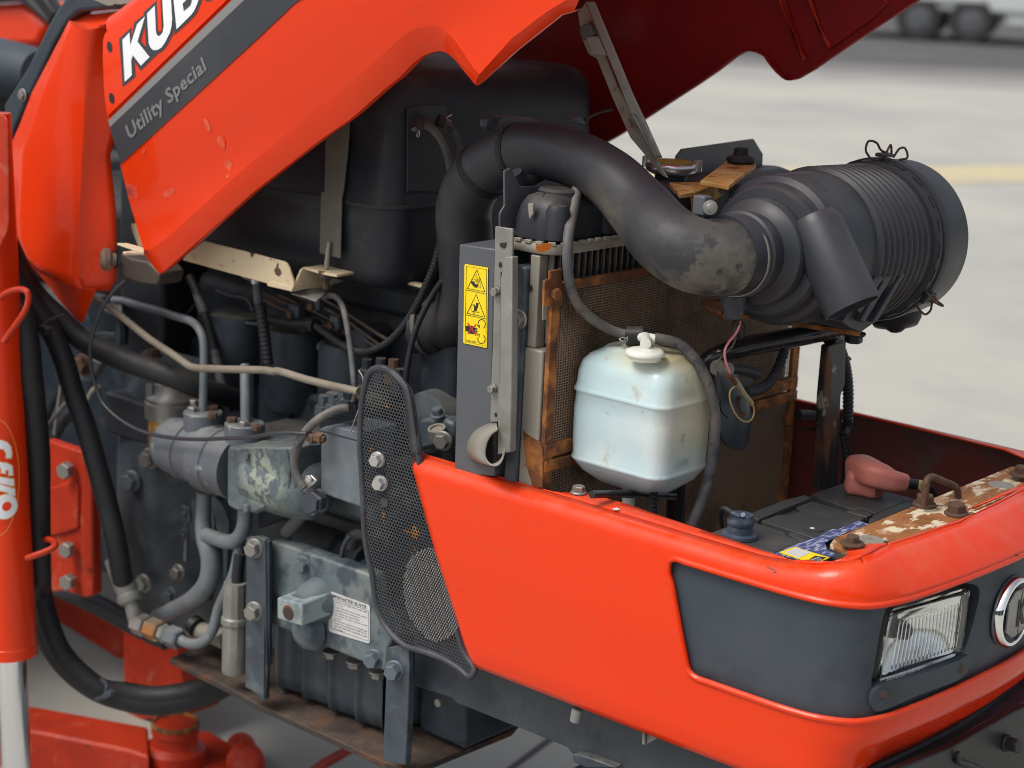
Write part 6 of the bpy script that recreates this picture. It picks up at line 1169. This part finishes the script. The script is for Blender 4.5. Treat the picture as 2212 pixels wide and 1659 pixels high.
tp = [PY(*t(0, 0)(x, y), -.27) for x, y in ((680, 100), (720, 95), (780, 90), (840, 87), (900, 84), (940, 80), (980, 78), (1030, 74), (1080, 71), (1130, 69))]
md = [PY(*t(0, 0)(x, y), -.310) for x, y in ((600, 168), (650, 186), (705, 206), (755, 226), (785, 232), (830, 224), (858, 218), (905, 210), (955, 203), (1000, 198))]
rows = [tp, [a.lerp(c_, .5)+Vector((0, -.006, .006)) for a, c_ in zip(tp, md)], md]+rows
b.grid(rows)
dash = b.build('dash_cowl', red, TR, ang=26, label='glossy orange-red cowl in front of the dashboard'); dash.modifiers.new('s', 'SOLIDIFY').thickness = .003
low = [PY(*t(0, 1)(x, y), -.322) for x, y in ((190, 562), (660, 705), (700, 838), (745, 850), (650, 1090), (628, 1138), (605, 1140), (420, 940), (240, 640))]; low = [p+Vector((0, .018 if i > 2 else 0, 0)) for i, p in enumerate(low)]
plate('cowl_skirt', low, (0, .003, 0), red, dash, .001)
plate('cowl_seam', onY(t(0, 1), '826,0 834,0 838,400 848,830 836,830 828,480', -.3), (0, .001, 0), red, dash, 0)
c = PY(*t(0, 1)(925, 578), -.30); kb = MB().lathe(c+Vector((.014, .006, 0)), (-.5, -.85, .05), [(0, .011), (.008, .010), (.010, .018), (.018, .0185), (.024, .012), (.024, 0)], 24).build('knob_bolt', mat('brown_knob', (.17, .12, .085), .55, spots=[((.25, .2, .15), 40, .5, .7, .6)]), dash, ang=40); plate('knob_plate', onY(t(0, 1), '960,540 1000,490 1005,660 985,660 965,610', -.288), (0, .004, 0), rubber, dash, .001)
tr1 = onY(t(0, 0), '28,905 230,590 420,200 470,110 510,55 560,-20 700,-120 1300,-120 1300,60 1130,66 850,82 680,100 640,130 590,178 540,250 470,370 380,560 250,830 130,1080 92,1180 70,1280 55,1150', -.318)
trim = plate('dash_trim', tr1, (0, .03, 0), charcoal, TR, .006, seg=3, label='charcoal trim strip along the dash cowl')
p = PY(*t(0, 0)(196, 822), -.320); bolt('trim_screw', p, (0, -1, 0), mpx(9, p), boltm, trim, .8, washer=1.6)
plate('torn_sticker', onY(t(0, 0), '810,0 930,50 1100,30 1160,0 900,-20', -.3195), (0, .0008, 0), beige, trim, 0, smooth=False)
for x, y, w in ((1000, 42, 22), (1155, 40, 14)): MB().prism([PY(*t(0, 0)(x+w*math.cos(R(a)), y+w*.42*math.sin(R(a))), -.3203) for a in range(0, 360, 20)], (0, .0005, 0)).build('trim_hole', black_dec, trim, smooth=False)
plate('rear_fender', onY(t(0, 0), '-300,40 60,22 170,10 280,110 400,215 330,420 240,420 -300,400', .35), (0, .25, 0), red, TR, .02, seg=3, label='orange-red rear fender out of focus behind the dash')
MB().prism(onY(t(0, 0), '-300,-60 100,-40 190,-60 430,180 410,215 180,20 60,14 -300,40', .33), (0, .03, 0)).build('fender_bar', rubber, TR, bevel=.004)
plate('canopy_post', onY(t(0, 0), '260,-40 350,-60 470,110 430,200', .1), (0, .03, 0), rubber, TR, .004)
c = PY(*t(0, 0)(60, 600), .05); MB().lathe(c-Xv*.25, Xv, [(0, .055), (.02, .06), (.22, .06), (.32, .052), (.36, .045)], 32).build('steering_column', charcoal, TR, ang=50)
plate('seat_base', onY(t(0, 0), '-100,640 330,560 260,900 60,1150 -100,1150', .12), (0, .2, 0), rubber, TR, .03, seg=3)
# rear tyre block seen between the hoses
b = MB()
for i in range(9):
    z = .66+i*.045; b.box((-1.95+.02*(i % 2), .0, z), (-1.55, .30, z+.034))
MB().box((-1.95, .03, .3), (-1.57, .30, 1.08)).build('step_block', mat('dusty_tread', (.085, .075, .08), .85, spots=[((.12, .105, .105), 18, .5, .7, .6)]), TR, bevel=.01); b.build('tread_bar', mat('dusty_tread', (0, 0, 0)), TR, bevel=.004)

# ---------------------------------------------------------------- front loader (boom cylinder, bracket, hoses)
LD = top('front_loader', (-1.0, -.42, 0), 'orange-red loader frame with a chromed cylinder rod and black hoses', 'loader')
YL = -.46
ca, cb_ = PY(-34, 330, YL), PY(23, 1412, YL); cdv = (cb_-ca).normalized(); RB = mpx(113, cb_)/2
brl = MB().lathe(ca-cdv*.06, cdv, [(0, RB), ((cb_-ca).length+.06-.02, RB), ((cb_-ca).length+.06-.019, RB*1.0), ((cb_-ca).length+.06-.018, RB*1.02), ((cb_-ca).length+.06, RB*1.02), ((cb_-ca).length+.06, RB*.6)], 56).build('cylinder_barrel', red, LD, ang=40, label='glossy orange-red cylinder barrel with an oval decal')
MB().lathe(cb_-cdv*.01, cdv, [(0, RB*.58), (.5, RB*.58)], 48).build('cylinder_rod', chrome, LD, ang=40, label='bright chromed cylinder rod')
def on_cyl(x, y, e=.0):
    d = ray(x, y); w = CAM-ca; a = cdv; dp = d-a*d.dot(a); wp = w-a*w.dot(a); rr_ = RB+e
    A_, B2, C_ = dp.dot(dp), 2*dp.dot(wp), wp.dot(wp)-rr_*rr_; q = B2*B2-4*A_*C_
    q = max(q, 0); return CAM+d*((-B2-math.sqrt(q))/(2*A_))
def cyl_decal(name, polys, e, m):
    b = MB()
    for poly in polys:
        P = [cL(*p) for p in poly]; n = len(P); o = len(b.v)
        q = cdt(dense(P, 3.0), [], 4, 4, lambda x, y: on_cyl(x, y, e)); b.add(q.v, q.f)
    return b.build(name, m, brl, fix=False)
E1 = [(x, y) for x, y in arc(-30, 760, 188, 478, -89, 89, 40)]; E2 = [(x, y) for x, y in arc(-30, 760, 183, 472, 89, -89, 40)]
cyl_decal('decal_oval', [E1+E2], .0007, mat('pale_orange_line', (.85, .40, .08), .4))
LT = [[(-60, 455), (20, 458), (60, 475), (88, 510), (96, 560), (92, 600), (50, 600), (50, 560), (30, 528), (-60, 520)], [(-60, 628), (60, 642), (100, 665), (106, 740), (70, 742), (70, 700), (45, 696), (45, 728), (10, 720), (10, 680), (-60, 670)], [(-60, 745), (70, 765), (112, 770), (114, 828), (-60, 795)], [(-60, 805), (20, 820), (120, 850), (122, 908), (80, 900), (60, 880), (-60, 850)]]
ring_o = arc(40, 995, 100, 100, 0, 360, 36)[:-1]
lo_ = [(x-12*((y-995)/100), y) for x, y in ring_o]
cyl_decal('decal_outline', [offset_poly(q, 8) for q in LT]+[offset_poly(lo_, 8)], .0010, mat('orange_glow', (.85, .30, .05), .4))
cyl_decal('decal_lettering', LT+[lo_], .0015, white_dec); cyl_decal('letter_counter', [[(55+38*math.cos(R(a))-8*math.sin(R(a)), 992+38*math.sin(R(a))) for a in range(0, 360, 20)]], .0020, red)
plate('arm_end', onY(t(0, 0), '-200,985 0,985 35,1000 58,1040 66,1120 68,1400 70,1659', -.50)+onY(t(0, 1), '72,150 70,270 62,330 30,400 0,480 -200,600', -.50), (0, .004, 0), red_old, LD, .006, seg=3, label='rounded pale red loader arm end')
mb_ = onY(t(0, 2), '388,478 560,540 720,590 748,615 762,680 782,745 790,1100 802,1659', -.26)+onY(t(0, 3), '802,150 790,168 735,188 700,178 560,125 400,150 370,0', -.26)+onY(t(0, 2), '380,1400', -.26)
mbp = plate('mounting_plate', mb_, (0, .02, 0), red_old, LD, .003, label='dusty red mounting plate with grey hex bolts')
plate('plate_rib', onY(t(0, 2), '390,910 580,850 650,850 672,900 668,1250 560,1290 390,1330', -.266), (0, .008, 0), red_old, mbp, .005, seg=3)
plate('plate_edge', onY(t(0, 2), '700,620 745,625 782,745 790,1100 800,1600 720,1600 712,800', -.268), (0, .010, 0), red_old, mbp, .003)
for k, x, y, w in ((t(0, 2), 592, 738, 18.5), (t(0, 2), 605, 1422, 17.5), (t(0, 3), 612, 40, 18)): p = PY(*k(x, y), -.27); bolt('plate_bolt', p, (.3, -1, 0), mpx(w*.9, p), boltm, mbp, 1.5, washer=0)
for s, w in ((t(0, 1), None),): pass
lg = pipe('hose_guide', LY(t(0, 1), '10,910,-.48 60,870,-.48 130,845,-.475 200,842,-.47 240,870,-.47 246,930,-.47 220,1020,-.475 150,1130,-.48 60,1255,-.485 30,1300,-.49'), 14, red_old, LD, label='bent red rod guiding the loader hoses')
pipe('hose_guide', LY(t(0, 2), '235,1505,-.47 320,1475,-.465 420,1437,-.45 475,1402,-.44 470,1365,-.43 430,1345,-.42 390,1343,-.40'), 14, red_old, LD)
hs_ = [('60,430,-.40 150,620,-.38 300,880,-.35 480,1060,-.33 700,1270,-.31 900,1380,-.30 1200,1500,-.285 1450,1580,-.27 1700,1680,-.24 1950,1765,-.19 2150,1830,-.13', t(0, 1), 48)]
for s, k, w in hs_: pipe('loader_hose', LY(k, s), w, rubber, LD, n=20, label='thick black hose sloping down to the engine')
pipe('loader_hose', LY(t(0, 1), '60,560,-.40 200,820,-.38 350,1060,-.36 470,1260,-.35 560,1480,-.345')+LY(t(0, 2), '630,60,-.34 730,340,-.335 840,720,-.33 930,1050,-.325 1010,1400,-.32 1050,1640,-.31')+LY(t(0, 3), '1062,30,-.305'), 46, rubber, LD, n=20, label='thick black hose falling to the ferrule below the pump')
for dx, w, dY in ((0, 54, 0), (105, 50, -.02)):
    pipe('loader_hose', LY(t(0, 1), f'{70+dx},1000,{-.40+dY} {130+dx},1280,{-.40+dY} {180+dx*.8},1560,{-.40+dY}')+LY(t(0, 2), f'{190+dx},200,{-.395+dY} {225+dx},600,{-.39+dY} {260+dx*.7},1000,{-.385+dY} {275+dx*.6},1400,{-.38+dY} {290+dx*.5},1659,{-.378+dY}')+LY(t(0, 3), f'{310+dx*.4},150,-.376 {370+dx*.4},400,-.372 {490+dx*.3},660,-.366 {660+dx*.3},850,-.35 {860+dx*.2},985,-.33 {1080},{1060-dx*.45},-.30 {1320},{1100-dx*.5},-.27 {1560},{1075-dx*.5},-.24 {1760},{1020-dx*.5},-.21 {1960},{930-dx*.5},-.18 2100,860,-.15'), w, rubber, LD, n=20)
pipe('zip_tie', LY(t(0, 2), '120,548,-.425 220,540,-.42 320,510,-.41 390,478,-.40'), 9, rubber, LD)
pipe('zip_tie', LY(t(0, 3), '830,1065,-.37 905,1030,-.372 925,960,-.37 880,890,-.355'), 9, charcoal, LD); plate('tie_lock', onY(t(0, 3), '870,1040 920,990 960,1000 945,1040 890,1070', -.375), (0, .01, 0), charcoal, LD, .001)
pipe('zip_tie', LY(t(0, 1), '330,1190,-.385 430,1110,-.365 560,1060,-.345', ), 8, rubber, LD); plate('tie_lock', onY(t(0, 1), '310,1175 360,1150 405,1190 380,1240 330,1220', -.39), (0, .012, 0), rubber, LD, .002)
pipe('hose_wrap', LY(t(0, 2), '240,1420,-.40 310,1400,-.39 370,1370,-.38'), 14, rubber_d, LD)
# thin lines behind the hoses
for s, w, Y, m_ in (('380,420 480,270 620,110', 9, -.20, rubber_g), ('470,440 500,200 530,0', 7, -.18, beige), ('460,480 560,320 680,220', 20, -.16, rubber), ('395,420 420,250 520,60', 14, -.15, rubber), ('760,140 800,60 850,20', 12, -.18, beige)):
    pipe('thin_line', LY(t(0, 2), s, Y), w, m_, LD)
pipe('axle_tube', LY(t(0, 3), '420,60,-.20 700,180,-.19 900,280,-.18 1150,420,-.17 1450,560,-.15'), 44, rubber_d, TR, n=24)

# ---------------------------------------------------------------- red implement frame on the ground behind
IM = top('implement_frame', (-1.2, .0, 0), 'scuffed orange-red implement frame with a round pivot cap below the skid plate', 'implement frame')
def XY(k, s): 
    o = []
    for q in s.split():
        x, y, z = [float(e) for e in q.split(',')]; o.append(PZ(*k(x, y), z))
    return o
Yi = .06
plate('diagonal_brace', onY(t(0, 3), '400,150 470,140 1065,470 1030,725 480,385 380,300', Yi+.1), (0, .05, 0), red_old, IM, .004)
plate('upright', onY(t(0, 3), '1055,465 1490,540 1590,960 1640,1200 1100,1270 1060,900', Yi), (0, .08, 0), red_old, IM, .006); plate('upright_edge', onY(t(0, 3), '1480,600 1530,640 1630,1180 1590,1180', Yi-.004), (0, .09, 0), red_old, IM, .002)
zc = .115; c = PZ(*t(0, 3)(1515, 1270), zc)
bo2 = MB().lathe(c, -Zv, [(0, .0), (0, .036), (.002, .039), (.005, .040), (.006, .044), (.018, .044), (.020, .041), (.040, .042), (.050, .055), (.09, .06)], 44).build('pivot_cap', red_old, IM, ang=40, label='round pivot cap with a worn rim'); MB().lathe(c+Zv*.0015, Zv, [(-.010, .0405), (-.004, .0448), (.002, .0435), (.002, .0385), (-.002, .037)], 44, cap=False).build('cap_rim', rust, bo2, ang=40)
zb_ = .08
bt_ = [PZ(*t(0, 3)(x, y), zb_) for x, y in ((-400, 1060), (330, 1128), (1280, 1300), (1290, 1560), (1100, 1500), (320, 1345), (-400, 1250))]
plate('lower_beam', bt_, (0, 0, -.12), red_old, IM, .006)
plate('lower_plate', [PZ(*t(0, 3)(x, y), .04) for x, y in ((1150, 1450), (1250, 1400), (1800, 1330), (2050, 1470), (2150, 1600), (1900, 1900), (1200, 1900))], (0, 0, -.05), red_old, IM, .006)
for x, y, r_ in ((2120, 1600, .035), (2080, 1480, .028)): c = PZ(*t(0, 3)(x, y), .05); MB().lathe(c, (.6, -.6, .5), [(-.05, r_), (.0, r_), (.01, r_*.7), (.012, 0)], 20).build('pin_end', red_old, IM)
pipe('side_tube', [PZ(*t(1, 3)(x, y), .06) for x, y in ((420, 1760), (560, 1640), (700, 1560), (850, 1470))], 22, red_old, IM)

# wheels, axle and rear body of the tractor (mostly outside the picture; they shade the ground)
def big_wheel(p, r, w, nl, lab):
    q = MB(); wheel(q, p, (0, 1, 0), r, w); wo = q.build('wheel', tyre, TR, label=lab); b = MB()
    for k in range(nl):
        for sg in (-1, 1):
            a = 2*math.pi*(k+.25*sg)/nl; e = Vector((math.cos(a), 0, math.sin(a))); f_ = Vector((-math.sin(a), 0, math.cos(a))); c = Vector(p)+e*(r-.004)+Vector((0, sg*w*.24, 0)); l_ = Vector((0, sg*w*.26, 0))
            b.prism([c-l_-f_*.05, c-l_-f_*.015, c+l_+f_*.035, c+l_], e*.03)
    b.build('tyre_lug', tyre, wo, smooth=False, kind='stuff'); MB().lathe(Vector(p)-Vector((0, w*.3, 0)), (0, 1, 0), [(0, r*.5), (.02, r*.48), (.06, r*.25), (.05, 0)], 28).build('rim', red_old, wo)
for y in (-.78, .78): big_wheel((-2.15, y, .66), .66, .36, 18, 'big rear tyre with deep lugs')
MB().box((-.02, -.5, .30), (.10, .62, .42)).build('front_axle', bluesteel, TR, bevel=.01)
MB().box((-3.0, -.35, .45), (-1.70, .35, .95)).build('rear_housing', engine_d, TR, bevel=.03)
MB().box((-2.6, .36, .75), (-1.35, .44, .80)).build('foot_board', rubber, TR, bevel=.01)
MB().box((-.9, .235, .30), (-.30, .30, .62)).build('far_side_cover', engine_d, TR, bevel=.02)

# unseen building added behind the camera to darken reflections and low light
SH = top('added_shed', (8.5, -13.5, 0), 'unseen dark green building with grey doors, added behind the camera for reflections', 'added_shed'); SH.rotation_euler = (0, 0, R(38)); bpy.context.view_layer.update()
def shp(nm, parts, m):
    q = MB()
    for lo, hi in parts: q.box(lo, hi)
    q.v = [tuple(SH.matrix_world @ Vector(p)) for p in q.v]; return q.build(nm, m, SH)
shp('added_wall', [((-16, -3, 0), (16, 0, 3.6))], mat('shed_green', (.06, .085, .065), .7)); shp('added_roof', [((-16.4, -3.4, 3.6), (16.4, .5, 3.85))], mat('shed_roof', (.12, .12, .125), .6))  # both colours belong to the added unseen building
for x in (-10, -2, 6): shp('added_door', [((x, .002, 0), (x+3.4, .05, 3.0))], mat('shed_door', (.28, .29, .30), .6))  # part of the added unseen building
